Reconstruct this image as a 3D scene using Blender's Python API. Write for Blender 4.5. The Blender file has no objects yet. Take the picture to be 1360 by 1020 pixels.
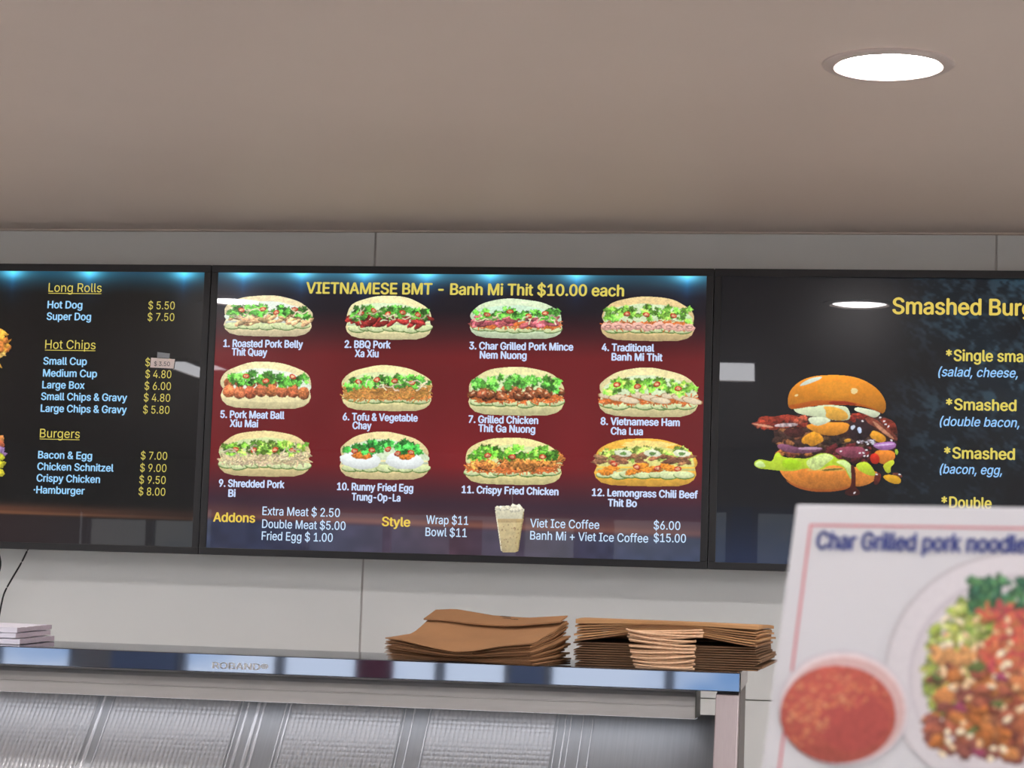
import bpy, bmesh, math, random
import numpy as np
from mathutils import Matrix, Vector

# ------------------------------------------------------------------ camera
C = bpy.context.scene.collection
sc = bpy.context.scene
F = 2998.5
CAM = np.array([0.8253, -4.2029, 1.5472])
YAW, PITCH, ROLL = 0.16820, 0.10074, -0.03283
def rotm(y, p, r):
    cy, sy, cp, sp, cr, sr = math.cos(y), math.sin(y), math.cos(p), math.sin(p), math.cos(r), math.sin(r)
    return (np.array([[cy, -sy, 0], [sy, cy, 0], [0, 0, 1]]) @ np.array([[1, 0, 0], [0, cp, -sp], [0, sp, cp]])
            @ np.array([[cr, 0, sr], [0, 1, 0], [-sr, 0, cr]]))
RR = rotm(YAW, PITCH, ROLL)
cd = bpy.data.cameras.new('camera')
cam = bpy.data.objects.new('camera', cd); C.objects.link(cam)
m = Matrix.Identity(4)
right, fwd, up = RR @ [1, 0, 0], RR @ [0, 1, 0], RR @ [0, 0, 1]
for i in range(3):
    m[i][0], m[i][1], m[i][2], m[i][3] = right[i], up[i], -fwd[i], CAM[i]
cam.matrix_world = m
cd.sensor_width = 36; cd.lens = F / 1360 * 36; cd.clip_start = 0.05
cd.dof.use_dof = True; cd.dof.focus_distance = 4.15; cd.dof.aperture_fstop = 18
sc.camera = cam

# ------------------------------------------------------------------ exposure, sky
vs = sc.view_settings
vs.view_transform = 'Standard'; vs.look = 'None'; vs.exposure = 0; vs.gamma = 1; vs.use_curve_mapping = False
SKY = 2.8
DOWN = 140.0      # downlight diffuser radiance
PANEL = 22.0     # ceiling light panel radiance
LAMP = 0.75      # lamp inside the food display cabinet
w = bpy.data.worlds.new('sky'); sc.world = w; w.use_nodes = True
nt = w.node_tree; nt.nodes.clear()
N = nt.nodes.new; L = nt.links.new
tc = N('ShaderNodeTexCoord'); sep = N('ShaderNodeSeparateXYZ'); L(tc.outputs['Generated'], sep.inputs[0])
ramp = N('ShaderNodeValToRGB'); L(sep.outputs[2], ramp.inputs[0])
ramp.color_ramp.elements[0].position = 0.0; ramp.color_ramp.elements[0].color = (.42, .66, 1, 1)
ramp.color_ramp.elements[1].position = 0.6; ramp.color_ramp.elements[1].color = (.10, .26, .75, 1)
mp = N('ShaderNodeMapping'); mp.inputs['Scale'].default_value = (1, 1, 2.2); L(tc.outputs['Generated'], mp.inputs[0])
cl = N('ShaderNodeTexNoise'); cl.inputs['Scale'].default_value = 9; cl.inputs['Detail'].default_value = 5; L(mp.outputs[0], cl.inputs[0])
cr = N('ShaderNodeValToRGB'); cr.color_ramp.elements[0].position = .42; cr.color_ramp.elements[1].position = .54; L(cl.outputs[0], cr.inputs[0])
mx = N('ShaderNodeMixRGB'); L(cr.outputs[0], mx.inputs[0]); L(ramp.outputs[0], mx.inputs[1]); mx.inputs[2].default_value = (1.15, 1.2, 1.3, 1)
bg = N('ShaderNodeBackground'); bg.inputs[1].default_value = SKY; L(mx.outputs[0], bg.inputs[0])
L(bg.outputs[0], N('ShaderNodeOutputWorld').inputs[0])
sun = bpy.data.lights.new('sun', 'SUN'); sun.energy = 9.0; sun.angle = .01; sun.color = (1, .95, .88)
so = bpy.data.objects.new('sun', sun); C.objects.link(so); so.rotation_euler = (math.radians(-28), math.radians(12), 0)

# ------------------------------------------------------------------ helpers
EYE = CAM[2]
def ray(u, v):
    return RR @ np.array([(u - 680) / F, 1.0, -(v - 510) / F])
def on_plane(u, v, p0, n):
    d = ray(u, v); t = np.dot(np.array(p0) - CAM, n) / np.dot(d, n)
    return CAM + t * d
def onz(u, v, z): return on_plane(u, v, (0, 0, z), np.array([0, 0, 1.]))
def ony(u, v, y): return on_plane(u, v, (0, y, 0), np.array([0, 1., 0]))
def lin(c):
    c = np.asarray(c, float) / 255.0
    return np.where(c <= .04045, c / 12.92, ((c + .055) / 1.055) ** 2.4)

def mat(name, rgb, rough=.5, metal=0.0, spec=.5, emit=None, estr=1.0, noise=0.0, nscale=20, bump=0.0, bscale=200, coat=0, trans=0, aniso=0, stretch=None):
    M = bpy.data.materials.new(name); M.use_nodes = True
    nt = M.node_tree; b = nt.nodes['Principled BSDF']
    c = tuple(lin(rgb)) + (1,)
    b.inputs['Base Color'].default_value = c
    b.inputs['Roughness'].default_value = rough; b.inputs['Metallic'].default_value = metal
    b.inputs['Specular IOR Level'].default_value = spec
    if coat: b.inputs['Coat Weight'].default_value = coat; b.inputs['Coat Roughness'].default_value = .03
    if trans: b.inputs['Transmission Weight'].default_value = trans
    if emit is not None:
        b.inputs['Emission Color'].default_value = tuple(lin(emit)) + (1,); b.inputs['Emission Strength'].default_value = estr
    t = nt.nodes.new('ShaderNodeTexCoord')
    src = t.outputs['Object']
    if stretch:
        mp = nt.nodes.new('ShaderNodeMapping'); mp.inputs['Scale'].default_value = stretch
        nt.links.new(src, mp.inputs[0]); src = mp.outputs[0]
    if noise:
        n = nt.nodes.new('ShaderNodeTexNoise'); n.inputs['Scale'].default_value = nscale; n.inputs['Detail'].default_value = 6
        nt.links.new(src, n.inputs[0])
        r = nt.nodes.new('ShaderNodeValToRGB')
        r.color_ramp.elements[0].position = .3; r.color_ramp.elements[1].position = .7
        lo = tuple(x * (1 - noise) for x in c[:3]) + (1,); hi = tuple(min(1, x * (1 + noise)) for x in c[:3]) + (1,)
        r.color_ramp.elements[0].color = lo; r.color_ramp.elements[1].color = hi
        nt.links.new(n.outputs[0], r.inputs[0]); nt.links.new(r.outputs[0], b.inputs['Base Color'])
    if bump:
        n2 = nt.nodes.new('ShaderNodeTexNoise'); n2.inputs['Scale'].default_value = bscale; n2.inputs['Detail'].default_value = 4
        nt.links.new(src, n2.inputs[0])
        bp = nt.nodes.new('ShaderNodeBump'); bp.inputs['Strength'].default_value = bump; bp.inputs['Distance'].default_value = .002
        nt.links.new(n2.outputs[0], bp.inputs['Height']); nt.links.new(bp.outputs[0], b.inputs['Normal'])
    return M

def screen_mat():
    M = bpy.data.materials.new('lit_display'); M.use_nodes = True
    nt = M.node_tree; b = nt.nodes['Principled BSDF']
    a = nt.nodes.new('ShaderNodeVertexColor'); a.layer_name = 'Col'
    b.inputs['Base Color'].default_value = (.008, .008, .009, 1)
    b.inputs['Roughness'].default_value = .22; b.inputs['Specular IOR Level'].default_value = .16
    b.inputs['Coat Weight'].default_value = .45; b.inputs['Coat Roughness'].default_value = .015
    nt.links.new(a.outputs[0], b.inputs['Emission Color']); b.inputs['Emission Strength'].default_value = 1.0
    return M
def print_mat(name, rough=.35):
    M = bpy.data.materials.new(name); M.use_nodes = True
    nt = M.node_tree; b = nt.nodes['Principled BSDF']
    a = nt.nodes.new('ShaderNodeVertexColor'); a.layer_name = 'Col'
    nt.links.new(a.outputs[0], b.inputs['Base Color']); b.inputs['Roughness'].default_value = rough
    return M

def mesh_of(name, verts, faces, mats, smooth=False, colors=None):
    me = bpy.data.meshes.new(name)
    verts = np.asarray(verts, float)
    me.from_pydata([tuple(v) for v in verts], [], [tuple(int(i) for i in f) for f in faces])
    for mm in (mats if isinstance(mats, (list, tuple)) else [mats]): me.materials.append(mm)
    if smooth: me.shade_smooth()
    if colors is not None:
        at = me.color_attributes.new('Col', 'FLOAT_COLOR', 'POINT')
        cc = np.ones((len(verts), 4)); cc[:, :3] = colors
        at.data.foreach_set('color', cc.ravel())
    return me
def thing(name, label, cat, loc=(0, 0, 0), group=None, kind=None):
    o = bpy.data.objects.new(name, None); o.location = [float(q) for q in loc]; o.empty_display_size = .05; C.objects.link(o)
    if label: o['label'] = label
    if cat: o['category'] = cat
    if group: o['group'] = group
    if kind: o['kind'] = kind
    return o
def part(name, me, parent, label=None):
    """verts are in world space; hang the mesh under its thing"""
    o = bpy.data.objects.new(name, me); C.objects.link(o); o.parent = parent
    w = Vector((0, 0, 0)); p = parent
    while p is not None: w += p.location; p = p.parent
    if parent.type == 'EMPTY': o.location = (0, 0, 0); off = w
    else: off = w
    c = np.array([v.co[:] for v in me.vertices]) if len(me.vertices) < 3000 else None
    ctr = Vector(c.mean(0)) if c is not None else w
    ctr = Vector([float(q) for q in ctr])
    me.transform(Matrix.Translation(-ctr)); o.location = ctr - off
    if label: o['label'] = label
    return o
def tag(o, label, cat, group=None):
    o['label'] = label; o['category'] = cat
    if group: o['group'] = group
    return o
def single(name, me, label=None, cat=None, group=None, kind=None):
    c = np.array([v.co[:] for v in me.vertices]); ctr = Vector(((c[:, 0].min() + c[:, 0].max()) / 2, (c[:, 1].min() + c[:, 1].max()) / 2, c[:, 2].min()))
    me.transform(Matrix.Translation(-ctr))
    o = bpy.data.objects.new(name, me); o.location = ctr; C.objects.link(o)
    if label: o['label'] = label
    if cat: o['category'] = cat
    if group: o['group'] = group
    if kind: o['kind'] = kind
    return o
class MB:
    def __init__(s): s.v = []; s.f = []
    def box(s, lo, hi):
        n = len(s.v); (x0, y0, z0), (x1, y1, z1) = lo, hi
        s.v += [(x0, y0, z0), (x1, y0, z0), (x1, y1, z0), (x0, y1, z0), (x0, y0, z1), (x1, y0, z1), (x1, y1, z1), (x0, y1, z1)]
        s.f += [(n, n+3, n+2, n+1), (n+4, n+5, n+6, n+7), (n, n+1, n+5, n+4), (n+1, n+2, n+6, n+5), (n+2, n+3, n+7, n+6), (n+3, n, n+4, n+7)]
        return s
    def hexa(s, bot, top):
        n = len(s.v); s.v += [tuple(p) for p in bot] + [tuple(p) for p in top]
        s.f += [(n+3, n+2, n+1, n), (n+4, n+5, n+6, n+7)] + [(n+i, n+(i+1) % 4, n+4+(i+1) % 4, n+4+i) for i in range(4)]
        return s
    def extrude(s, prof, x0, x1):
        """closed (y,z) profile run along x"""
        n = len(s.v); k = len(prof)
        s.v += [(x0, y, z) for y, z in prof] + [(x1, y, z) for y, z in prof]
        s.f += [(n+i, n+(i+1) % k, n+k+(i+1) % k, n+k+i) for i in range(k)] + [tuple(range(n+k-1, n-1, -1)), tuple(range(n+k, n+2*k))]
        return s
    def tube(s, pts, r, seg=8):
        pts = [np.array(p, float) for p in pts]; n = len(s.v); k = len(pts)
        for i, p in enumerate(pts):
            t = pts[min(i+1, k-1)] - pts[max(i-1, 0)]; t /= np.linalg.norm(t) + 1e-12
            a = np.cross(t, [0, 0, 1.]) if abs(t[2]) < .9 else np.cross(t, [1., 0, 0]); a /= np.linalg.norm(a); b = np.cross(t, a)
            for j in range(seg):
                an = 2 * math.pi * j / seg; s.v.append(tuple(p + r * (math.cos(an) * a + math.sin(an) * b)))
        for i in range(k-1):
            for j in range(seg):
                s.f.append((n+i*seg+j, n+i*seg+(j+1) % seg, n+(i+1)*seg+(j+1) % seg, n+(i+1)*seg+j))
        s.f.append(tuple(n+j for j in range(seg-1, -1, -1))); s.f.append(tuple(n+(k-1)*seg+j for j in range(seg)))
        return s
    def lathe(s, prof, cx, cy, cz, seg=64):
        n = len(s.v); k = len(prof)
        for j in range(seg):
            a = 2*math.pi*j/seg
            for r, z in prof: s.v.append((cx + r*math.cos(a), cy + r*math.sin(a), cz + z))
        for j in range(seg):
            for i in range(k-1):
                s.f.append((n+j*k+i, n+((j+1) % seg)*k+i, n+((j+1) % seg)*k+i+1, n+j*k+i+1))
        return s
    def mesh(s, name, m, smooth=False, bevel=0):
        me = mesh_of(name, s.v, s.f, m, smooth)
        bm = bmesh.new(); bm.from_mesh(me); bmesh.ops.recalc_face_normals(bm, faces=bm.faces)
        if bevel: bmesh.ops.bevel(bm, geom=list(bm.edges), offset=bevel, segments=2, affect='EDGES', profile=.6, clamp_overlap=True)
        bm.to_mesh(me); bm.free()
        if smooth:
            me.shade_smooth()
            try: me.set_sharp_from_angle(angle=math.radians(35))
            except Exception: pass
        return me

# ------------------------------------------------------------------ materials
m_wall = mat('white_wall_panel', (228, 229, 226), .32, noise=.015, nscale=4)
m_joint = mat('panel_joiner', (190, 186, 182), .4)
m_ceil = mat('ceiling_paint', (222, 206, 194), .55, noise=.03, nscale=1.5)
m_floor = mat('floor_vinyl', (206, 203, 200), .5, noise=.1, nscale=8)
m_side = mat('side_wall_paint', (226, 222, 218), .5)
m_bezel = mat('black_plastic', (24, 23, 26), .42, bump=.03, bscale=900)
m_steel = mat('polished_steel', (124, 132, 148), .03, 1.0)
m_brushed = mat('brushed_steel', (196, 188, 188), .33, 1.0, noise=.05, nscale=60, stretch=(30, 1, 1))
m_alu = mat('satin_aluminium', (206, 202, 198), .45, .2, noise=.04, nscale=8, stretch=(1, 20, 20))
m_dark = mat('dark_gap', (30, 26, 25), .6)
m_brownside = mat('brown_side_panel', (84, 70, 66), .4, .3)
m_kraft = mat('kraft_paper', (170, 124, 84), .75, noise=.10, nscale=9, bump=.12, bscale=260)
m_kraft2 = mat('kraft_paper_flap', (160, 116, 78), .75, noise=.08, nscale=14, bump=.12, bscale=260)
m_kraft4 = mat('kraft_paper_shaded', (132, 98, 68), .8, noise=.12, nscale=14, bump=.12, bscale=260)  # darker kraft copy: shade on the lower bundle bags put into the colour
m_kraft3 = mat('kraft_paper_light', (190, 142, 94), .75, noise=.08, nscale=14, bump=.1, bscale=260)
m_ink = mat('smudged_ink', (70, 48, 34), .8)
m_cord = mat('twisted_paper_cord', (228, 186, 148), .75, noise=.12, nscale=200)
m_pad = mat('white_paper_pad', (232, 228, 238), .6, noise=.02, nscale=50)
m_padside = mat('paper_pad_cut_side', (196, 182, 192), .8, noise=.06, nscale=220)
m_cable = mat('black_cable', (16, 16, 18), .45)
m_frame = mat('blue_grey_window_frame', (178, 200, 240), .4)
m_counter = mat('counter_laminate', (150, 146, 142), .4)
m_road = mat('pavement', (135, 132, 130), .9, noise=.12, nscale=3)
m_card = mat('laminated_card', (214, 212, 214), .28)
m_red = mat('red_print', (208, 120, 128), .4)
m_blue = mat('blue_print', (70, 84, 158), .4)
m_sticker = mat('paper_sticker', (252, 236, 230), .6)
m_tape = mat('clear_tape', (150, 155, 160), .2)
m_pen = mat('black_pen', (40, 36, 38), .6)
m_glass = bpy.data.materials.new('clear_glass'); m_glass.use_nodes = True
g = m_glass.node_tree; g.nodes.clear()
_tr = g.nodes.new('ShaderNodeBsdfTransparent'); _tr.inputs[0].default_value = (.86, .85, .82, 1)
_gl = g.nodes.new('ShaderNodeBsdfGlossy'); _gl.inputs['Roughness'].default_value = .02
_fr = g.nodes.new('ShaderNodeFresnel'); _fr.inputs[0].default_value = 1.2
_mx = g.nodes.new('ShaderNodeMixShader'); g.links.new(_fr.outputs[0], _mx.inputs[0]); g.links.new(_tr.outputs[0], _mx.inputs[1]); g.links.new(_gl.outputs[0], _mx.inputs[2])
g.links.new(_mx.outputs[0], g.nodes.new('ShaderNodeOutputMaterial').inputs[0])
m_lamp = mat('downlight_diffuser', (250, 245, 240), .5, emit=(250, 246, 246), estr=DOWN)
m_tube = mat('light_panel_diffuser', (250, 248, 245), .5, emit=(250, 250, 255), estr=PANEL)
m_ring = mat('downlight_trim', (205, 190, 182), .35)
m_screen = screen_mat(); m_print = print_mat('printed_picture')

# dimpled steel sheet: a regular grid of small pressed cells (about 6 px each in the photograph)
m_dimple = bpy.data.materials.new('dimpled_steel'); m_dimple.use_nodes = True
g = m_dimple.node_tree; b = g.nodes['Principled BSDF']
b.inputs['Base Color'].default_value = (.58, .58, .59, 1); b.inputs['Metallic'].default_value = .45; b.inputs['Roughness'].default_value = .3
_t = g.nodes.new('ShaderNodeTexCoord'); _s = g.nodes.new('ShaderNodeSeparateXYZ'); g.links.new(_t.outputs['UV'], _s.inputs[0])
def _abs_sin(sock, k):
    a = g.nodes.new('ShaderNodeMath'); a.operation = 'MULTIPLY'; a.inputs[1].default_value = k; g.links.new(sock, a.inputs[0])
    s_ = g.nodes.new('ShaderNodeMath'); s_.operation = 'SINE'; g.links.new(a.outputs[0], s_.inputs[0])
    c_ = g.nodes.new('ShaderNodeMath'); c_.operation = 'ABSOLUTE'; g.links.new(s_.outputs[0], c_.inputs[0]); return c_.outputs[0]
_p = g.nodes.new('ShaderNodeMath'); _p.operation = 'ADD'
g.links.new(_abs_sin(_s.outputs[0], math.pi / .0070), _p.inputs[0])
_q = g.nodes.new('ShaderNodeMath'); _q.operation = 'MULTIPLY'; _q.inputs[1].default_value = .45; g.links.new(_abs_sin(_s.outputs[1], math.pi / .009), _q.inputs[0]); g.links.new(_q.outputs[0], _p.inputs[1])
_b = g.nodes.new('ShaderNodeBump'); _b.inputs['Strength'].default_value = .75; _b.inputs['Distance'].default_value = .0016
g.links.new(_p.outputs[0], _b.inputs['Height']); g.links.new(_b.outputs[0], b.inputs['Normal'])

# ------------------------------------------------------------------ the room
WY = 0.112                      # face of the panelled wall
CZ = 2.2913                     # ceiling
X0, X1, YR = -3.4, 3.6, -7.2
fl = single('floor', MB().box((X0, YR, -.1), (X1, WY + .1, 0)).mesh('floor', m_floor), kind='structure')
ce = single('ceiling', MB().box((X0, YR, CZ), (X1, WY + .1, CZ + .08)).mesh('ceiling', m_ceil), kind='structure')
wl = single('wall_left', MB().box((X0 - .1, YR, 0), (X0, WY + .1, CZ)).mesh('wall_left', m_side), kind='structure')
wr = single('wall_right', MB().box((X1, YR, 0), (X1 + .1, WY + .1, CZ)).mesh('wall_right', m_side), kind='structure')
wb = thing('wall_back', None, None, (0, WY + .05, 0), kind='structure')
part('wall_core', MB().box((X0, WY + .012, 0), (X1, WY + .1, CZ)).mesh('wall_core', m_joint), wb)
seams = [-.1907 + 1.2041 * i for i in range(-2, 4)]
xs = [X0] + [s for s in seams if X0 < s < X1] + [X1]
ZJ = EYE - .150
for a, b_ in zip(xs[:-1], xs[1:]):
    part('wall_panel', MB().box((a + .002, WY, ZJ + .001), (b_ - .002, WY + .012, CZ - .004)).mesh('wall_panel', m_wall, bevel=.0008), wb)
    part('wall_panel', MB().box((a + .002, WY - .0005, .02), (b_ - .002, WY + .012, ZJ - .001)).mesh('wall_panel', m_wall, bevel=.0008), wb)
for s_ in xs[1:-1]:
    part('joint_strip', MB().box((s_ - .0017, WY + .002, ZJ), (s_ + .0017, WY + .012, CZ - .004)).mesh('joint_strip', m_joint, bevel=.0004), wb)
single('trim_1', MB().box((X0, WY - .006, CZ - .0035), (X1, WY + .004, CZ)).mesh('trim_1', m_ceil, bevel=.001), kind='structure')
single('baseboard_back', MB().box((X0, WY - .012, 0), (X1, WY - .001, .1)).mesh('baseboard_back', m_joint, bevel=.002), kind='structure')

# shop front behind the camera: wall with glazed openings under a 2.1 m head
wf = thing('wall_front', None, None, (0, YR - .05, 0), kind='structure')
part('end_wall', MB().box((-2.66, YR - .1, .35), (-2.49, YR, 2.0)).mesh('end_wall', m_side), wf)
part('lintel', MB().box((X0, YR - .1, 2.0), (X1, YR, CZ)).mesh('lintel', m_side), wf)
part('sill_wall', MB().box((X0, YR - .1, 0), (X1, YR, .35)).mesh('sill_wall', m_side), wf)
m_pale = mat('pale_window_frame', (196, 200, 206), .4)
m_reflection_sheet = mat('maroon_reflection_sheet', (190, 112, 132), .6)
wx = [(X0, -2.66, 0), (-2.2, -.74, 1), (-.60, .45, 0), (.55, 1.9, 0), (2.0, X1, 0)]
pil = MB()
for a, b_ in ((-2.49, -2.2), (-.74, -.60), (.45, .55), (1.9, 2.0)): part('pillar', MB().box((a, YR - .1, .35), (b_, YR, 2.0)).mesh('pillar', m_frame), wf)
for i, (a, b_, po) in enumerate(wx):
    w_ = thing('window_%d' % (i + 1), None, None, ((a + b_) / 2, YR - .05, .35), kind='structure')
    fr = MB(); t_ = .03
    fr.box((a, YR - .09, .35), (a + t_, YR - .02, 2.0)).box((b_ - t_, YR - .09, .35), (b_, YR - .02, 2.0))
    fr.box((a + t_, YR - .09, .35), (b_ - t_, YR - .02, .35 + t_)).box((a + t_, YR - .09, 2.0 - t_), (b_ - t_, YR - .02, 2.0))
    for xm in ((-1.75, -1.05) if po else ((a + b_) / 2,)): fr.box((xm - .02, YR - .08, .35 + t_), (xm + .02, YR - .03, 2.0 - t_))
    part('window_frame', fr.mesh('window_frame', m_pale), w_)
    part('pane', MB().box((a + t_, YR - .06, .35 + t_), (b_ - t_, YR - .054, 2.0 - t_)).mesh('pane', m_glass), w_)
    if po: part('reflection_sheet', MB().box((-1.42, YR - .052, .9), (-1.25, YR - .05, 1.95)).mesh('reflection_sheet', m_reflection_sheet), w_)  # unseen maroon sheet, added for the patch it reflects in the front rail
single('ground', MB().box((-40, -60, -.2), (40, YR - .11, -.02)).mesh('ground', m_road), kind='structure')

# ------------------------------------------------------------------ ceiling lights
def downlight(cx, cy, label):
    t = thing('downlight', label, 'ceiling light', (cx, cy, CZ), 'round recessed downlights')
    part('trim_ring', MB().lathe([(.0640, -.0003), (.0675, -.0028), (.072, -.0055), (.083, -.0045), (.0872, -.0022), (.088, -.0002)], cx, cy, CZ, 96).mesh('trim_ring', m_ring, smooth=True), t)
    part('diffuser', MB().lathe([(.0001, -.0062), (.02, -.0059), (.04, -.0050), (.053, -.0036), (.061, -.0018), (.0655, -.0006)], cx, cy, CZ, 64).mesh('diffuser', m_lamp, smooth=True), t)
downlight(.812, -1.210, 'round recessed downlight glowing white in the ceiling, upper right of view')
downlight(-.81, -1.210, 'round recessed downlight over the left menu screen, left of the view')
downlight(2.32, -1.210, 'round recessed downlight towards the right wall, right of the view')
def panel_light(x0, x1, y0, y1, label):
    t = thing('ceiling_panel_light', label, 'ceiling light', ((x0+x1)/2, (y0+y1)/2, CZ), 'long ceiling light panels')
    fr = MB(); e = .012
    fr.box((x0-e, y0-e, CZ-.012), (x1+e, y0, CZ)).box((x0-e, y1, CZ-.012), (x1+e, y1+e, CZ)).box((x0-e, y0, CZ-.012), (x0, y1, CZ)).box((x1, y0, CZ-.012), (x1+e, y1, CZ))
    part('light_frame', fr.mesh('light_frame', m_ring), t)
    part('diffuser', MB().box((x0, y0, CZ-.009), (x1, y1, CZ-.0005)).mesh('diffuser', m_tube), t)
panel_light(.40, .56, -3.25, -2.62, 'long white ceiling light panel in front of the right menu screen')
panel_light(-1.43, -1.32, -2.90, -2.42, 'long white ceiling light panel in front of the left menu screen')
panel_light(2.1, 2.9, -4.6, -3.0, 'added wide fill light panel, out of view near the right wall')  # unseen panel added as side fill for the card and room
panel_light(-3.2, -2.7, -2.9, -1.7, 'added wide fill light panel, out of view near the left wall')  # second unseen panel, added only to brighten the room

# ------------------------------------------------------------------ painter for the flat pictures on screens and cards
_rs = np.random.RandomState(7)
def vnoise(h, w, cell, seed):
    r = np.random.RandomState(seed); gh, gw = int(h / cell) + 3, int(w / cell) + 3
    g = r.rand(gh, gw); y = np.arange(h) / cell; x = np.arange(w) / cell
    yi, xi = y.astype(int), x.astype(int); fy, fx = (y - yi)[:, None], (x - xi)[None, :]
    fy = fy * fy * (3 - 2 * fy); fx = fx * fx * (3 - 2 * fx)
    a = g[yi][:, xi]; b = g[yi][:, xi + 1]; c = g[yi + 1][:, xi]; d = g[yi + 1][:, xi + 1]
    return a * (1 - fy) * (1 - fx) + b * (1 - fy) * fx + c * fy * (1 - fx) + d * fy * fx
def tone(k, col, a, b):
    f = k.uniform(a, b); return [x * f * k.uniform(.96, 1.04) for x in col]
class Pic:
    """a small raster; x0,y0,x1,y1 in picture units, S samples per unit"""
    def __init__(s, x0, y0, x1, y1, S, seed=1):
        s.x0, s.y0, s.S = x0, y0, S; s.w = int((x1 - x0) * S); s.h = int((y1 - y0) * S)
        s.c = np.zeros((s.h, s.w, 3)); s.a = np.zeros((s.h, s.w)); s.seed = seed * 1000
        s.X, s.Y = np.meshgrid(x0 + (np.arange(s.w) + .5) / S, y0 + (np.arange(s.h) + .5) / S)
        s.fine = vnoise(s.h, s.w, 1.6 * S, s.seed + 1) - .5; s.mid = vnoise(s.h, s.w, 4.5 * S, s.seed + 2) - .5
        s.rnd = random.Random(s.seed)
    def put(s, m, col, sh=None, alpha=1.0, sl=None):
        sl = sl or (slice(None), slice(None))
        c = np.ones(m.shape + (3,)) * np.array(col, float)
        if sh is not None: c = c * (1 + sh)[..., None]
        m = m.astype(float) * alpha; mm = m[..., None]
        s.c[sl] = s.c[sl] * (1 - mm) + np.clip(c, 0, 255) * mm; s.a[sl] = np.maximum(s.a[sl], m)
    def win(s, cx, cy, r):
        ax = max(0, int((cx - r - s.x0) * s.S)); bx = min(s.w, int((cx + r - s.x0) * s.S) + 2)
        ay = max(0, int((cy - r - s.y0) * s.S)); by = min(s.h, int((cy + r - s.y0) * s.S) + 2)
        return (slice(ay, by), slice(ax, bx)) if bx > ax and by > ay else None
    def blob(s, cx, cy, rx, ry, col, rot=0, jag=.08, vol=.25, noise=.2, alpha=1.0, edge=None, n=3.):
        sl = s.win(cx, cy, max(rx, ry) * 1.35 + 1)
        if sl is None: return
        X, Y = s.X[sl] - cx, s.Y[sl] - cy; ca, sa = math.cos(rot), math.sin(rot)
        U, V = (X * ca + Y * sa) / rx, (-X * sa + Y * ca) / ry
        r = np.sqrt(U * U + V * V); th = np.arctan2(V, U); p = s.rnd.random() * 9
        lim = 1 + jag * (np.sin(n * th + p) * .5 + np.sin((2 * n + 1) * th + 2 * p) * .35 + np.sin((4 * n + 1) * th + p * 3) * .25)
        m = r < lim
        sh = vol * (.25 - .75 * V * .7 - .35 * r * r) + noise * (s.fine[sl] + .6 * s.mid[sl]) * 1.6
        s.put(m, col, sh, alpha, sl)
        if edge is not None: s.put(m & (r > lim - edge[1]), edge[0], noise * s.fine[sl], alpha, sl)
    def poly(s, pts, col, vol=0, noise=.1, alpha=1.0):
        X, Y = s.X, s.Y; m = np.zeros(X.shape, bool); n = len(pts)
        for i in range(n):
            (xa, ya), (xb, yb) = pts[i], pts[(i + 1) % n]
            if ya == yb: continue
            c = ((ya > Y) != (yb > Y)) & (X < (xb - xa) * (Y - ya) / (yb - ya) + xa); m ^= c
        ys = [p[1] for p in pts]; v = (Y - min(ys)) / (max(ys) - min(ys) + 1e-6)
        s.put(m, col, vol * (.5 - v) + noise * (s.fine + s.mid), alpha)
    def line(s, pts, wd, col, noise=.15, alpha=1.0):
        for (xa, ya), (xb, yb) in zip(pts[:-1], pts[1:]):
            cx, cy = (xa + xb) / 2, (ya + yb) / 2; r = math.hypot(xb - xa, yb - ya) / 2 + wd
            sl = s.win(cx, cy, r)
            if sl is None: continue
            X, Y = s.X[sl], s.Y[sl]; dx, dy = xb - xa, yb - ya; t = np.clip(((X - xa) * dx + (Y - ya) * dy) / (dx * dx + dy * dy + 1e-9), 0, 1)
            d = np.hypot(X - xa - t * dx, Y - ya - t * dy); s.put(d < wd / 2, col, noise * s.fine[sl] * 2, alpha, sl)
    def leaf(s, cx, cy, r, col):
        k = s.rnd
        for j in range(3):
            a = k.random() * 6.3; f = .55 + .45 * k.random(); c = tone(k, col, .72, 1.25)
            s.blob(cx + math.cos(a) * r * .5, cy + math.sin(a) * r * .4, r * .75 * f, r * .6 * f, c, k.random() * 3, .45, .35, .3, n=4)
    def curl(s, cx, cy, r, wd, col):
        k = s.rnd; a = k.random() * 6.3; pts = []
        for j in range(5): pts.append((cx + (j - 2) * r * .5 * math.cos(a) + k.uniform(-.2, .2) * r, cy + (j - 2) * r * .25 * math.sin(a) + math.sin(j * 1.6 + a) * r * .25))
        s.line(pts, wd, tone(k, col, .75, 1.12))
    def mesh(s, name, fn, mt, thick=None):
        """cells with paint become quads; fn maps picture coordinates to the world"""
        h, w = s.h, s.w
        keep = s.a > .5
        gx = s.x0 + np.arange(w + 1) / s.S; gy = s.y0 + np.arange(h + 1) / s.S
        # corner colours: average of painted neighbours
        acc = np.zeros((h + 1, w + 1, 3)); cnt = np.zeros((h + 1, w + 1))
        lc = lin(s.c)
        for dy in (0, 1):
            for dx in (0, 1):
                acc[dy:dy + h, dx:dx + w] += lc * keep[..., None]; cnt[dy:dy + h, dx:dx + w] += keep
        used = cnt > 0; col = acc[used] / cnt[used][:, None]
        idx = -np.ones((h + 1, w + 1), int); idx[used] = np.arange(used.sum())
        GX, GY = np.meshgrid(gx, gy); V = fn(GX[used], GY[used])
        j, i = np.nonzero(keep)
        F = np.stack([idx[j + 1, i], idx[j + 1, i + 1], idx[j, i + 1], idx[j, i]], 1)
        me = bpy.data.meshes.new(name)
        me.vertices.add(len(V)); me.vertices.foreach_set('co', V.ravel())
        me.loops.add(F.size); me.loops.foreach_set('vertex_index', F.ravel())
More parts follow.
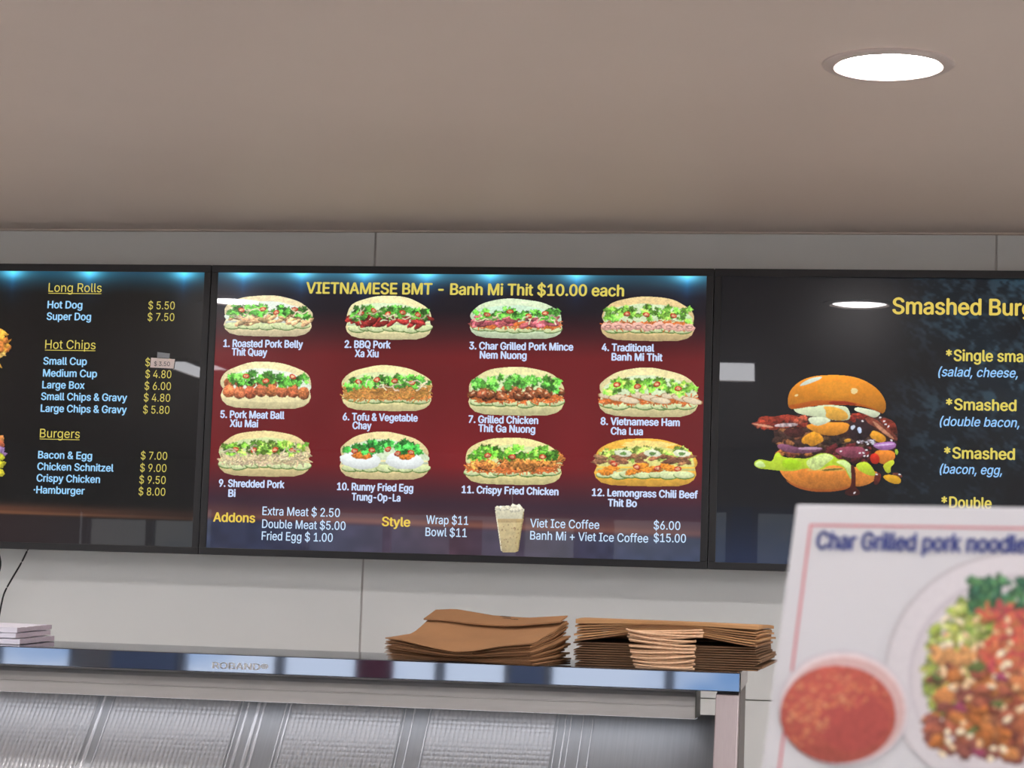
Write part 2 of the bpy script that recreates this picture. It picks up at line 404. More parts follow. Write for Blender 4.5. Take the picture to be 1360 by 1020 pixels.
        me.polygons.add(len(F)); me.polygons.foreach_set('loop_start', np.arange(len(F)) * 4)
        try: me.polygons.foreach_set('loop_total', np.full(len(F), 4))
        except Exception: pass
        me.update(calc_edges=True); me.materials.append(mt)
        at = me.color_attributes.new('Col', 'FLOAT_COLOR', 'POINT'); cc = np.ones((len(V), 4)); cc[:, :3] = col
        at.data.foreach_set('color', cc.ravel())
        return me

# ------------------------------------------------------------------ menu screens on the wall
SW, SH = .952, .5355            # lit area
GAP = .0286; BT, BB = .0147, .0133; ZS = 1.92
class Plane:
    """a flat surface: origin, unit x and up vectors; maps photo pixels to points of that surface"""
    def __init__(s, o, ex, ez):
        s.o = np.array(o, float); s.ex = np.array(ex, float); s.ez = np.array(ez, float); s.n = np.cross(s.ex, s.ez)
    def fn(s, lift):
        o = s.o + s.n * lift * np.sign(np.dot(s.n, CAM - s.o))
        def f(u, v):
            u = np.atleast_1d(u); v = np.atleast_1d(v)
            D = np.stack([(u - 680) / F, np.ones_like(u, float), -(v - 510) / F], 1) @ RR.T
            t = np.dot(o - CAM, s.n) / (D @ s.n); return CAM + D * t[:, None]
        return f
    def uv(s, u, v):
        p = s.fn(0)(u, v)[0] - s.o; return np.dot(p, s.ex), np.dot(p, s.ez)
    def at(s, x, z, lift=0):
        return s.o + s.ex * x + s.ez * z + s.n * lift * np.sign(np.dot(s.n, CAM - s.o))

_tmats = {}
def text_mat(rgb, emissive=True):
    k = (tuple(rgb), emissive)
    if k not in _tmats:
        if emissive:
            _tmats[k] = mat('lettering', (3, 3, 3), .22, spec=.16, emit=rgb, estr=1.0, coat=.45)
        else: _tmats[k] = mat('printed_lettering', rgb, .4)
    return _tmats[k]
GLYPHS = {
    ' ': (188, ""),
    '$': (446, "202 -74 202 583 244 583 244 -74;224 -9 188 -7 156 -1 128 9 102 23 81 40 64 60 51 83 42 109 38 137 104 137 108 118 114 102 123 88 136 76 150 66 166 59 185 53 204 50 224 49 246 50 267 54 286 60 303 69 317 79 329 92 338 106 344 122 346 139 344 154 340 168 332 179 322 189 310 197 296 205 280 211 263 217 245 222 184 239 145 253 112 269 86 289 67 313 56 341 52 372 54 400 62 425 75 448 92 468 113 484 138 498 165 508 195 514 227 516 259 514 289 508 316 498 340 484 360 468 377 449 390 427 398 403 401 378 337 378 332 402 320 421 302 437 280 449 254 456 225 459 204 457 185 454 167 448 152 440 139 430 129 418 121 405 117 391 115 376 117 359 122 345 131 334 142 324 155 315 169 308 184 302 198 297 212 293 264 279 279 275 295 270 312 264 328 256 344 248 359 238 372 226 384 213 395 198 402 180 407 161 408 139 406 112 399 87 386 64 370 43 349 25 323 11 294 0 261 -7"),
    '&': (447, "197 -7 165 -5 136 1 110 12 88 26 69 42 54 62 43 84 36 108 34 133 36 154 40 173 47 189 58 205 70 220 85 235 101 249 120 264 140 279 216 335 223 340 230 346 237 352 243 359 249 367 255 375 259 384 261 394 262 405 260 420 255 434 245 445 233 454 219 459 201 461 189 460 178 457 168 453 159 447 151 440 145 431 141 421 138 411 137 399 138 386 141 375 145 363 152 352 159 340 169 327 179 314 191 300 204 284 438 0 364 0 171 231 121 293 108 310 96 327 87 344 81 361 77 379 75 398 77 420 82 440 91 458 102 474 117 488 134 499 154 507 176 512 200 513 224 512 246 507 266 499 283 488 297 475 308 459 317 442 322 424 324 404 323 389 320 375 315 362 309 349 301 336 291 325 281 314 269 303 256 293 154 217 135 202 121 188 110 174 103 161 98 146 97 131 98 115 102 101 109 87 118 76 130 66 143 57 158 51 175 48 193 46 213 48 232 52 251 59 269 69 286 81 301 95 315 112 327 131 336 151 343 174 348 198 349 224 408 224 406 194 403 167 397 144 389 124 380 107 371 92 361 80 353 70 345 62 333 47 315 30 294 17 271 7 246 -1 221 -5"),
    '(': (273, "89 207 90 244 94 283 101 324 109 364 119 403 132 441 145 477 160 510 177 539 236 539 219 503 204 466 191 428 179 390 169 351 161 313 156 276 152 241 151 207 152 176 155 145 160 115 167 83 177 50 188 16 202 -19 218 -57 236 -96 177 -96 150 -46 128 4 111 55 99 106 92 156"),
    ')': (273, "37 -96 56 -56 72 -18 86 18 97 52 106 85 113 116 118 147 121 177 122 207 121 241 117 276 112 313 104 351 94 390 82 428 69 466 54 503 37 539 97 539 113 510 128 477 142 441 154 403 164 364 173 323 179 283 183 244 184 207 182 156 174 104 161 53 144 3 123 -47 97 -96"),
    '*': (453, "201 223 206 331 114 272 89 315 186 365 89 415 114 459 206 400 201 509 250 509 246 400 337 459 362 415 266 365 362 315 337 272 246 331 250 223"),
    '+': (453, "198 34 198 364 255 364 255 34;61 172 61 226 391 226 391 172"),
    ',': (188, "38 -119 68 71 137 71 84 -119"),
    '-': (453, "337 244 337 188 114 188 114 244"),
    '.': (188, "95 -4 83 -3 73 1 63 9 55 18 51 29 50 41 51 53 55 64 63 73 73 81 83 85 95 87 107 85 118 81 128 73 135 64 140 53 141 41 140 29 135 18 128 9 118 1 107 -3"),
    '0': (453, "227 -7 191 -3 158 7 130 24 105 48 85 77 69 113 57 155 50 202 48 254 50 306 57 353 69 395 85 431 106 461 130 484 159 502 191 512 227 516 262 512 295 502 323 484 348 461 368 431 384 395 396 353 403 306 405 254 403 202 396 155 384 113 368 77 348 48 323 24 295 7 263 -3;227 50 250 52 271 60 290 74 306 92 320 116 330 144 338 176 342 213 344 254 342 295 338 332 330 365 320 393 306 416 290 435 271 449 250 457 227 460 203 457 182 449 163 435 147 416 134 393 123 365 115 332 111 295 109 254 111 213 115 176 123 144 134 116 147 92 163 74 182 60 203 52"),
    '1': (453, "76 0 76 55 391 55 391 0;276 509 276 0 212 0 212 448 209 448 86 358 86 427 198 509"),
    '2': (453, "64 0 64 47 234 229 252 248 268 266 282 282 294 298 303 312 311 327 316 341 319 356 320 371 319 389 315 405 308 419 298 431 287 441 273 449 258 455 241 458 224 460 205 458 188 454 172 447 159 438 148 427 139 413 132 398 128 381 127 362 66 362 68 391 75 418 86 442 102 464 121 482 143 496 168 507 196 513 225 516 254 513 281 507 306 497 328 482 346 465 361 445 372 423 379 398 381 372 380 354 377 336 371 318 363 299 351 280 336 259 317 235 294 209 267 180 153 60 153 57 389 57 389 0"),
    '3': (453, "218 -7 188 -5 159 1 133 10 108 22 88 38 70 57 57 79 48 104 44 132 109 132 112 115 118 100 126 87 137 76 150 66 165 59 182 54 200 51 219 50 239 51 258 55 275 61 291 69 304 80 315 93 323 108 328 125 329 145 328 163 323 180 316 196 306 211 292 223 275 234 254 241 229 246 201 248 157 248 157 299 288 448 288 452 70 452 70 509 372 509 372 461 211 278 211 289 247 290 279 286 308 276 333 262 354 244 371 222 383 198 391 173 393 145 390 116 383 90 370 66 354 45 333 27 309 12 281 2 251 -5"),
    '4': (453, "40 105 40 158 247 509 311 509 109 166 109 163 413 163 413 105;282 0 282 121 282 146 282 318 343 318 343 0"),
    '5': (453, "221 -7 192 -5 165 1 140 11 118 25 99 41 83 60 71 82 63 105 60 130 122 130 125 115 130 102 138 89 148 78 160 68 173 60 188 54 204 51 221 50 241 51 259 56 276 64 291 75 304 89 314 104 322 122 326 141 328 162 326 183 321 203 314 221 303 237 290 251 275 262 257 270 238 275 218 277 201 276 184 273 167 268 152 262 139 255 128 246 67 253 96 509 366 509 366 452 151 452 134 301 136 301 148 311 162 318 178 325 194 330 212 333 229 334 252 332 274 328 294 321 313 311 330 299 345 285 358 269 370 251 379 231 386 210 390 187 391 163 388 132 381 102 369 76 352 52 332 32 309 15 282 3 253 -4"),
    '6': (453, "226 -7 196 -4 168 3 142 15 119 31 100 51 84 74 73 101 66 130 64 162 65 187 71 212 80 239 93 268 112 302 137 340 252 509 322 509 151 261 145 261 151 270 157 279 165 288 174 295 184 302 196 307 208 311 221 313 235 314 265 312 291 305 316 295 337 280 355 262 370 240 380 215 387 187 389 157 387 127 379 98 368 73 352 50 333 30 310 14 284 3 257 -4;226 48 245 50 263 55 279 63 293 73 304 86 314 101 322 119 326 137 327 157 326 178 322 196 314 213 304 228 293 241 279 251 263 259 245 264 226 265 207 264 190 259 174 252 160 241 148 229 138 214 131 197 126 179 125 158 126 138 131 119 138 102 148 86 160 73 174 63 190 55 207 50"),
    '7': (453, "97 0 323 448 323 452 62 452 62 509 391 509 391 449 165 0"),
    '8': (453, "226 -7 193 -5 163 1 136 11 111 25 91 42 74 62 62 84 54 109 52 135 53 156 58 176 65 195 75 212 87 228 101 241 117 252 134 260 153 265 153 267 129 276 109 289 93 308 80 330 73 354 70 380 73 405 79 429 90 450 106 469 124 485 146 498 170 508 197 514 226 516 255 514 282 508 306 498 328 485 346 469 361 450 373 429 379 405 382 380 379 354 372 330 359 308 343 289 323 276 300 267 300 265 319 260 335 252 351 241 365 228 377 212 387 195 395 176 399 156 401 135 398 109 391 84 378 62 362 42 341 25 317 11 289 1 259 -5;226 49 248 50 267 54 285 60 300 69 313 79 323 91 331 106 335 121 337 139 335 157 330 173 322 189 312 202 298 213 283 223 265 230 247 234 226 235 206 234 187 230 169 223 154 213 140 202 130 189 122 173 117 157 115 139 117 121 121 106 129 91 139 79 152 69 167 60 185 54 205 50;226 290 244 291 260 294 274 300 287 308 298 318 307 330 314 344 318 359 319 376 318 392 314 407 308 420 299 432 288 442 275 449 260 455 244 459 226 460 208 459 192 455 177 449 164 442 153 432 145 420 138 407 134 392 133 376 134 359 138 344 145 330 154 318 165 308 178 300 193 294 209 291"),
    '9': (453, "226 516 256 513 285 506 310 494 333 478 352 458 368 434 380 408 387 378 389 347 387 322 382 296 373 270 359 240 340 207 315 168 200 0 130 0 301 248 307 248 302 238 295 229 287 221 278 214 268 207 257 202 245 198 232 195 218 195 188 197 161 203 137 214 116 229 98 247 83 269 72 294 66 321 64 352 66 382 73 411 85 436 101 459 120 479 143 494 168 506 196 513;226 460 207 459 190 454 174 446 160 435 148 423 138 407 131 390 127 372 125 352 127 331 131 313 138 295 148 280 160 268 174 257 190 250 207 245 226 243 245 245 263 249 279 257 293 267 305 280 314 295 322 312 326 330 327 350 326 371 322 390 314 407 305 422 293 435 279 446 263 454 245 459"),
    'A': (479, "16 0 201 509 276 509 463 0 395 0 287 302 280 323 272 346 264 372 255 402 244 438 232 478 245 478 233 437 222 402 213 371 204 345 197 322 191 302 85 0;110 142 110 199 370 199 370 142"),
    'B': (456, "60 0 60 509 241 509 274 507 304 501 329 491 350 477 367 461 381 442 390 421 396 398 398 374 397 353 393 336 387 320 378 307 368 295 356 286 343 278 329 272 315 267 315 262 331 260 347 254 363 245 378 234 391 220 402 203 411 184 416 161 418 136 416 111 410 88 400 67 386 48 368 31 344 18 317 8 284 2 247 0;125 57 245 57 281 60 309 67 330 80 344 96 353 115 355 137 354 153 350 169 342 184 333 197 320 209 306 218 289 225 269 229 248 231 125 231;125 285 238 285 256 287 273 290 288 296 302 304 314 314 323 326 330 340 335 355 336 372 333 393 326 412 313 429 294 442 270 449 240 452 125 452"),
    'C': (510, "267 -7 225 -3 186 7 150 25 119 49 92 79 70 115 53 157 44 203 40 254 44 305 53 352 70 393 92 429 119 459 150 484 186 501 225 512 267 516 293 514 317 511 340 504 362 496 383 485 402 471 419 456 435 438 448 418 459 397 467 373 473 348 408 348 404 365 397 380 389 395 380 407 369 418 357 428 344 437 330 444 315 449 300 453 284 455 267 456 237 453 209 445 184 432 161 414 141 391 125 364 113 332 106 295 103 254 106 213 113 177 125 145 141 117 161 94 184 76 210 63 237 56 267 53 284 54 300 56 315 60 330 65 344 72 357 81 369 90 380 102 389 114 397 128 404 144 408 160 473 160 467 135 459 112 448 91 435 71 420 53 402 38 383 24 363 13 341 5 317 -2 293 -6"),
    'D': (502, "219 0 96 0 96 57 215 57 254 60 288 68 318 81 343 99 363 122 379 149 390 181 397 216 399 255 397 294 390 329 379 361 364 388 344 410 320 428 291 441 258 449 221 452 93 452 93 509 225 509 273 505 315 495 353 478 385 455 412 426 433 391 449 351 458 306 462 255 458 205 449 159 433 119 411 83 384 54 351 31 312 14 268 3;125 509 125 0 60 0 60 509"),
    'E': (418, "60 0 60 509 372 509 372 452 125 452 125 286 355 286 355 229 125 229 125 57 375 57 375 0"),
    'F': (410, "60 0 60 509 369 509 369 452 125 452 125 278 346 278 346 221 125 221 125 0"),
    'G': (520, "269 -7 225 -3 185 7 149 25 118 49 91 79 69 116 53 157 43 203 40 254 43 305 53 352 69 393 91 429 117 459 149 484 184 501 223 512 265 516 291 514 316 510 340 504 363 494 384 483 403 469 421 453 436 436 449 416 460 395 468 373 474 349 408 349 402 365 395 379 387 393 378 406 368 417 356 427 344 436 330 443 315 448 300 453 283 455 265 456 236 453 209 445 183 432 160 414 141 392 125 364 113 332 106 295 103 254 106 213 113 177 125 145 141 117 161 95 184 76 210 63 238 56 269 53 296 55 322 61 345 71 365 85 382 102 396 123 407 147 413 173 415 202 434 199 283 199 283 256 478 256 478 200 475 160 466 124 451 91 431 62 406 38 377 19 344 5 308 -4"),
    'H': (517, "60 0 60 509 125 509 125 289 392 289 392 509 457 509 457 0 392 0 392 232 125 232 125 0"),
    'I': (300, "31 0 31 57 118 57 118 452 31 452 31 509 269 509 269 452 183 452 183 57 269 57 269 0"),
    'L': (393, "60 0 60 509 125 509 125 57 361 57 361 0"),
    'M': (628, "60 0 60 509 152 509 277 187 280 179 284 170 287 159 299 123 303 110 307 97 311 84 322 49 307 49 318 83 330 121 342 158 346 169 349 179 352 187 476 509 568 509 568 0 504 0 504 291 504 327 505 369 506 413 507 457 513 457 508 441 503 425 498 409 482 363 477 348 472 335 467 322 456 291 342 0 286 0 170 291 167 300 163 310 159 321 145 361 140 376 134 392 129 408 124 424 118 441 112 457 119 457 120 416 121 372 122 328 122 291 122 0"),
    'N': (523, "60 0 60 509 136 509 343 183 349 174 355 163 363 151 371 137 379 122 388 107 396 90 405 73 414 55 405 54 403 72 402 90 401 108 400 126 399 142 399 157 399 195 399 509 463 509 463 0 387 0 202 290 194 303 186 317 177 331 168 346 159 363 148 381 108 452 119 454 122 384 123 363 124 345 124 328 125 313 125 301 125 291 125 0"),
    'O': (533, "267 -7 225 -3 186 7 150 25 119 49 92 79 70 115 53 157 44 203 40 254 44 305 53 352 70 393 92 429 119 459 150 484 186 501 225 512 267 516 309 512 348 501 384 484 415 459 442 429 464 393 480 352 490 305 493 254 490 203 480 157 464 115 442 79 415 49 384 25 348 7 309 -3;267 53 296 55 324 63 349 76 372 94 392 116 408 144 420 176 428 213 430 254 428 295 420 332 408 365 392 392 372 415 349 433 324 446 296 453 267 456 237 453 210 445 184 433 161 415 142 392 125 364 113 332 106 295 103 254 106 213 113 176 125 144 142 117 161 94 184 76 210 63 237 55"),
    'P': (444, "60 0 60 509 235 509 272 506 305 499 332 487 356 471 375 452 390 430 400 404 407 377 409 348 407 318 400 291 390 265 375 243 356 223 332 207 305 195 272 188 235 186 109 186 109 242 233 242 257 244 279 248 297 256 312 266 324 279 333 294 339 310 343 328 344 348 343 367 339 385 333 402 324 416 312 428 297 439 279 446 257 451 232 452 125 452 125 0"),
    'Q': (533, "245 159 313 159 369 85 384 65 468 -48 401 -48 346 27 331 46;267 -7 225 -3 186 7 150 25 119 49 92 79 70 115 53 157 44 203 40 254 44 305 53 352 70 393 92 429 119 459 150 484 186 501 225 512 267 516 309 512 348 501 384 484 415 459 442 429 464 393 480 352 490 305 493 254 490 203 480 157 464 115 442 79 415 49 384 25 348 7 309 -3;267 53 296 55 324 63 349 76 372 94 392 116 408 144 420 176 428 213 430 254 428 295 420 332 408 365 392 392 372 415 349 433 324 446 296 453 267 456 237 453 210 445 184 433 161 415 142 392 125 364 113 332 106 295 103 254 106 213 113 176 125 144 142 117 161 94 184 76 210 63 237 55"),
    'R': (449, "60 0 60 509 236 509 273 506 305 500 333 489 356 473 376 455 390 433 401 408 407 381 409 352 407 323 401 296 390 271 376 250 356 232 333 217 305 206 273 200 236 198 96 198 96 255 234 255 258 256 280 260 298 267 313 276 325 287 334 300 340 316 344 333 345 352 344 371 340 389 334 405 325 419 313 430 298 440 279 446 258 451 233 452 125 452 125 0;353 0 230 229 303 229 428 0"),
    'S': (446, "224 -9 188 -7 156 -1 128 9 102 23 81 40 64 60 51 83 42 109 38 137 104 137 108 118 114 102 123 88 136 76 150 66 166 59 185 53 204 50 224 49 246 50 267 54 286 60 303 69 317 79 329 92 338 106 344 122 346 139 344 154 340 168 332 179 322 189 310 197 296 205 280 211 263 217 245 222 184 239 145 253 112 269 86 289 67 313 56 341 52 372 54 400 62 425 75 448 92 468 113 484 138 498 165 508 195 514 227 516 259 514 289 508 316 498 340 484 360 468 377 449 390 427 398 403 401 378 337 378 332 402 320 421 302 437 280 449 254 456 225 459 204 457 185 454 167 448 152 440 139 430 129 418 121 405 117 391 115 376 117 359 122 345 131 334 142 324 155 315 169 308 184 302 198 297 212 293 264 279 279 275 295 270 312 264 328 256 344 248 359 238 372 226 384 213 395 198 402 180 407 161 408 139 406 112 399 87 386 64 370 43 349 25 323 11 294 0 261 -7"),
    'T': (448, "32 452 32 509 417 509 417 452 257 452 257 0 193 0 193 452"),
    'V': (479, "204 0 16 509 84 509 192 206 199 187 207 164 215 137 225 106 236 71 248 31 235 31 247 71 257 107 267 138 276 165 283 187 290 206 395 509 463 509 278 0"),
    'W': (686, "155 0 16 509 82 509 163 196 167 179 172 162 175 145 179 128 183 111 187 94 190 76 194 58 197 40 189 40 193 58 196 76 200 94 203 111 207 128 211 145 215 162 220 179 224 196 306 509 380 509 462 196 466 179 470 162 474 145 478 128 482 111 486 94 490 76 494 58 497 40 488 40 492 58 495 76 499 94 503 111 506 128 510 145 523 196 603 509 670 509 530 0 455 0 368 323 362 345 357 368 351 391 346 417 341 445 336 475 350 475 345 446 340 420 335 395 330 371 324 347 318 323 230 0"),
    'X': (474, "18 0 217 284 217 236 29 509 104 509 178 400 188 386 196 373 204 361 211 350 217 340 223 329 230 318 236 305 243 292 232 292 239 305 246 317 252 329 258 339 265 350 272 361 280 373 288 386 298 400 374 509 446 509 259 239 259 287 456 0 382 0 292 129 283 142 275 154 268 165 262 175 256 185 250 195 244 206 237 218 230 231 244 231 238 219 231 207 225 196 219 186 213 176 206 166 199 155 191 143 182 129 91 0"),
    'a': (389, "160 -9 137 -7 115 -3 94 5 76 15 60 29 48 45 38 63 32 84 30 108 32 128 36 146 43 161 53 174 64 184 78 193 92 200 108 206 125 211 143 214 161 217 178 220 200 223 218 225 234 227 247 229 257 231 265 235 271 240 274 246 276 255 276 257 275 272 272 285 267 297 260 307 251 315 240 322 227 327 212 330 196 331 178 330 163 327 149 322 137 316 127 309 118 301 110 292 104 283 100 274 41 291 51 313 64 331 79 346 95 358 114 368 133 375 153 380 173 383 194 384 208 384 223 382 239 379 255 375 271 369 286 360 300 350 312 336 322 320 330 301 335 278 337 251 337 0 277 0 277 52 272 52 267 43 260 34 252 25 242 16 229 8 215 1 199 -4 181 -7;170 45 192 47 211 51 228 59 242 68 254 80 263 93 270 108 274 122 276 138 276 190 272 187 267 184 259 182 251 180 241 178 231 176 221 174 210 173 200 171 175 168 161 166 147 163 134 159 122 153 112 147 103 139 97 130 93 118 92 105 93 93 96 82 102 72 109 64 119 57 130 52 142 48 156 46"),
    'b': (424, "229 -8 208 -7 189 -3 172 4 159 12 147 21 138 31 130 41 123 50 118 59 112 59 112 0 53 0 53 509 114 509 114 319 118 319 123 327 130 336 137 346 147 355 158 364 171 373 188 379 207 383 229 384 259 382 287 374 313 361 335 342 354 320 370 293 381 261 388 227 390 189 388 151 381 116 370 84 355 57 336 34 313 16 288 3 260 -6;220 47 242 49 262 55 279 66 294 80 306 97 316 117 323 139 327 163 328 189 327 215 323 239 316 261 307 281 295 298 280 311 262 322 243 328 220 330 198 328 178 322 161 312 147 299 134 282 125 263 118 241 114 216 113 189 114 162 118 138 125 115 135 95 147 78 162 65 179 55 198 49"),
    'c': (396, "207 -8 174 -5 144 3 117 16 93 35 72 58 56 85 44 116 37 150 34 187 37 225 44 260 56 291 72 318 93 341 117 360 144 374 174 382 207 384 226 384 243 381 260 377 276 371 291 364 305 356 318 346 330 335 340 322 349 308 356 293 362 277 303 262 300 272 295 281 290 289 284 297 278 304 270 311 261 316 252 321 242 325 231 328 220 329 207 330 184 328 163 321 145 310 130 296 118 278 108 258 102 236 98 212 96 187 98 163 102 139 108 117 118 97 130 80 145 66 163 55 184 49 207 46 220 47 232 49 243 52 253 55 262 60 271 66 279 73 285 80 292 89 297 98 301 107 304 117 363 102 357 86 350 70 341 56 331 43 319 32 306 21 292 12 277 5 261 -1 244 -5 226 -7"),
    'd': (424, "195 -8 165 -6 137 3 111 16 89 34 70 57 55 84 43 116 36 151 34 189 36 227 43 261 55 293 70 320 89 342 112 361 137 374 165 382 196 384 218 383 237 379 253 373 267 364 278 355 287 346 295 336 301 327 306 319 311 319 311 509 372 509 372 0 313 0 313 59 307 59 301 50 295 41 287 31 277 21 266 12 252 4 236 -3 217 -7;205 47 226 49 246 55 263 65 278 78 290 95 299 115 306 138 310 162 312 189 310 216 306 241 300 263 290 282 278 299 263 312 246 322 227 328 205 330 182 328 162 322 145 311 130 298 118 281 108 261 102 239 98 215 96 189 98 163 102 139 109 117 118 97 130 80 145 66 162 55 182 49"),
    'e': (404, "212 -8 177 -5 145 3 117 16 92 35 72 58 56 85 44 116 37 150 34 187 36 224 44 258 55 290 71 317 91 340 115 359 142 373 172 382 205 384 226 383 246 380 266 374 285 366 303 355 319 341 334 324 347 305 357 282 365 256 370 227 371 194 371 169 75 169 75 221 338 221 310 202 308 226 304 248 298 269 288 286 277 301 263 314 246 323 227 328 205 330 183 328 164 323 146 313 131 301 119 286 109 270 102 251 97 231 96 211 96 178 98 151 102 127 110 106 121 88 135 73 151 61 169 53 190 48 212 46 227 47 241 49 254 53 265 58 276 65 285 73 294 82 300 93 306 105 365 91 358 72 348 55 335 39 320 26 302 14 283 4 261 -3 237 -7"),
    'f': (253, "228 379 228 327 6 327 6 379;81 0 81 432 82 452 87 470 96 486 107 499 120 510 135 519 152 525 169 529 187 530 201 530 212 529 222 527 231 525 238 523 243 521 227 468 215 472 209 473 202 474 195 474 178 472 164 468 154 460 147 449 143 435 142 419 142 0"),
    'g': (425, "207 -151 180 -149 156 -146 134 -140 114 -132 97 -122 82 -110 70 -97 59 -84 51 -69 101 -41 107 -49 114 -57 122 -66 131 -74 142 -82 154 -88 169 -93 187 -96 207 -97 236 -95 261 -87 282 -75 298 -58 308 -34 311 -6 311 68 306 68 301 60 294 51 287 41 277 32 266 23 252 16 236 10 217 6 195 5 165 7 138 14 113 27 90 43 71 65 55 90 43 120 36 154 34 191 36 229 43 263 55 293 71 320 90 342 112 361 138 374 166 382 196 384 218 383 237 379 253 373 267 365 279 356 288 346 296 336 302 327 308 319 313 319 313 379 372 379 372 -9 370 -40 363 -67 350 -90 334 -109 314 -124 291 -136 265 -144 237 -149;205 59 227 61 246 66 264 75 278 87 290 103 300 121 307 142 311 166 312 193 311 219 307 242 300 264 291 283 279 299 264 312 247 322 227 328 205 330 182 328 163 322 145 312 130 298 118 282 109 262 102 241 98 218 96 193 98 167 102 144 109 123 118 104 131 88 145 76 163 66 183 61"),
    'h': (410, "114 227 114 0 53 0 53 509 114 509 114 287 102 287 116 319 132 344 152 362 175 374 200 382 227 384 252 383 275 377 295 369 313 356 328 340 341 321 350 298 355 271 357 240 357 0 296 0 296 235 293 263 286 286 273 304 256 318 235 326 210 329 192 328 176 324 161 317 147 308 136 297 126 283 119 266 115 248"),
    'i': (166, "53 0 53 379 114 379 114 0;84 443 73 444 63 448 54 455 47 463 43 472 41 483 43 494 47 504 54 512 63 518 73 522 84 524 95 522 105 518 114 512 121 504 125 494 126 483 125 472 121 463 114 455 105 448 95 444"),
    'k': (380, "110 137 110 212 121 212 284 379 360 379 184 199 177 199;53 0 53 509 114 509 114 0;294 0 148 186 191 229 372 0"),
    'l': (189, "139 -2 112 0 91 8 74 20 62 37 55 59 53 84 53 509 114 509 114 99 114 83 117 71 120 62 126 57 135 53 146 52 160 53 170 54 181 3 175 1 169 0 162 -1 154 -2 147 -2"),
    'm': (610, "53 0 53 379 112 379 112 295 108 295 114 314 122 331 132 346 144 358 158 368 172 376 187 382 203 385 219 386 245 383 268 375 287 361 303 342 314 320 321 295 312 295 318 312 326 329 337 343 350 356 364 366 381 375 398 381 417 385 437 386 458 385 478 380 497 372 514 361 529 346 541 328 550 307 555 283 557 255 557 0 496 0 496 254 493 279 485 298 473 313 456 323 438 329 419 330 402 329 387 326 374 320 363 312 353 302 345 290 340 277 336 263 335 247 335 0 274 0 274 260 272 280 265 297 253 311 238 322 220 328 199 330 185 329 171 326 158 320 145 312 135 302 126 289 119 274 115 257 114 238 114 0"),
    'n': (410, "114 227 114 0 53 0 53 379 112 379 112 287 102 287 116 319 132 344 152 362 175 374 200 382 227 384 252 383 275 377 295 369 313 356 328 340 341 321 350 298 355 271 357 240 357 0 296 0 296 235 293 263 286 286 273 304 256 318 235 326 210 329 192 328 176 324 161 317 147 308 136 297 126 283 119 266 115 248"),
    'o': (415, "207 -8 174 -5 144 3 117 16 93 35 72 58 56 85 44 116 37 150 34 187 37 225 44 260 56 291 72 318 93 341 117 360 144 374 174 382 207 384 241 382 271 374 299 360 323 341 343 318 359 291 371 260 379 225 381 187 379 150 371 116 359 85 343 58 323 35 299 16 271 3 241 -5;207 46 231 49 252 55 270 66 285 80 298 97 307 117 314 139 318 163 319 187 318 212 314 236 307 258 298 278 285 296 270 310 252 321 231 328 207 330 184 328 163 321 145 310 130 296 118 278 108 258 102 236 98 212 96 187 98 163 102 139 108 117 118 97 130 80 145 66 163 55 184 49"),
    'p': (424, "53 -143 53 379 112 379 112 319 118 319 123 327 130 336 137 346 147 355 158 364 171 373 188 379 207 383 229 384 259 382 287 374 313 361 335 342 354 320 370 293 381 261 388 227 390 189 388 151 381 116 370 84 355 57 336 34 313 16 288 3 260 -6 229 -8 208 -7 189 -3 173 4 159 12 147 21 138 31 130 41 124 50 118 59 114 59 114 -143;220 47 242 49 262 55 279 66 294 80 306 97 316 117 323 139 327 163 328 189 327 215 323 239 316 261 307 281 295 298 280 311 262 322 243 328 220 330 198 328 178 322 161 312 147 299 134 282 125 263 118 241 114 216 113 189 114 162 118 138 125 115 135 95 147 78 162 65 179 55 198 49"),
    'r': (259, "53 0 53 379 112 379 112 321 115 321 124 339 137 354 152 367 171 377 191 383 213 385 229 384 243 384 243 322 230 324 223 325 215 326 207 326 190 324 174 321 159 315 146 306 135 296 126 284 119 269 115 254 114 237 114 0"),
    's': (365, "182 -8 157 -7 133 -3 112 3 93 12 76 24 62 38 50 54 41 73 36 94 94 107 101 87 111 72 124 60 141 52 160 47 181 45 206 47 227 53 244 62 258 74 265 88 268 103 266 115 262 126 254 136 243 144 229 150 212 155 149 170 118 180 92 192 72 208 58 227 50 249 47 274 49 295 55 314 65 332 79 347 95 360 115 370 137 378 161 383 187 384 212 383 234 379 254 372 271 363 286 352 299 339 309 324 318 308 324 290 268 277 262 291 254 304 243 316 228 325 210 331 187 333 166 331 147 326 131 317 119 305 111 292 109 277 110 264 115 253 124 243 136 235 152 229 172 223 229 209 261 200 287 187 306 171 320 153 328 131 331 107 329 85 323 65 312 47 298 31 281 18 260 6 236 -2 210 -7"),
    't': (227, "204 379 204 327 6 327 6 379;65 471 126 471 126 98 127 83 130 70 136 61 144 55 156 51 170 50 185 51 202 54 213 2 207 0 200 -2 192 -3 184 -3 176 -4 168 -4 138 -1 113 7 92 21 77 41 68 64 65 93"),
    'u': (410, "182 -5 158 -3 135 2 115 11 97 23 82 39 69 59 60 82 54 109 53 139 53 379 114 379 114 144 116 117 124 94 137 75 154 61 175 53 200 50 218 51 234 55 249 62 263 71 274 83 283 97 290 113 295 132 296 153 296 379 357 379 357 0 298 0 298 92 307 92 294 60 277 35 257 17 234 5 209 -3"),
    'v': (389, "163 0 17 379 84 379 165 155 173 132 180 110 187 87 193 64 199 42 206 21 184 21 191 42 197 64 203 87 209 110 216 132 224 155 305 379 371 379 226 0"),
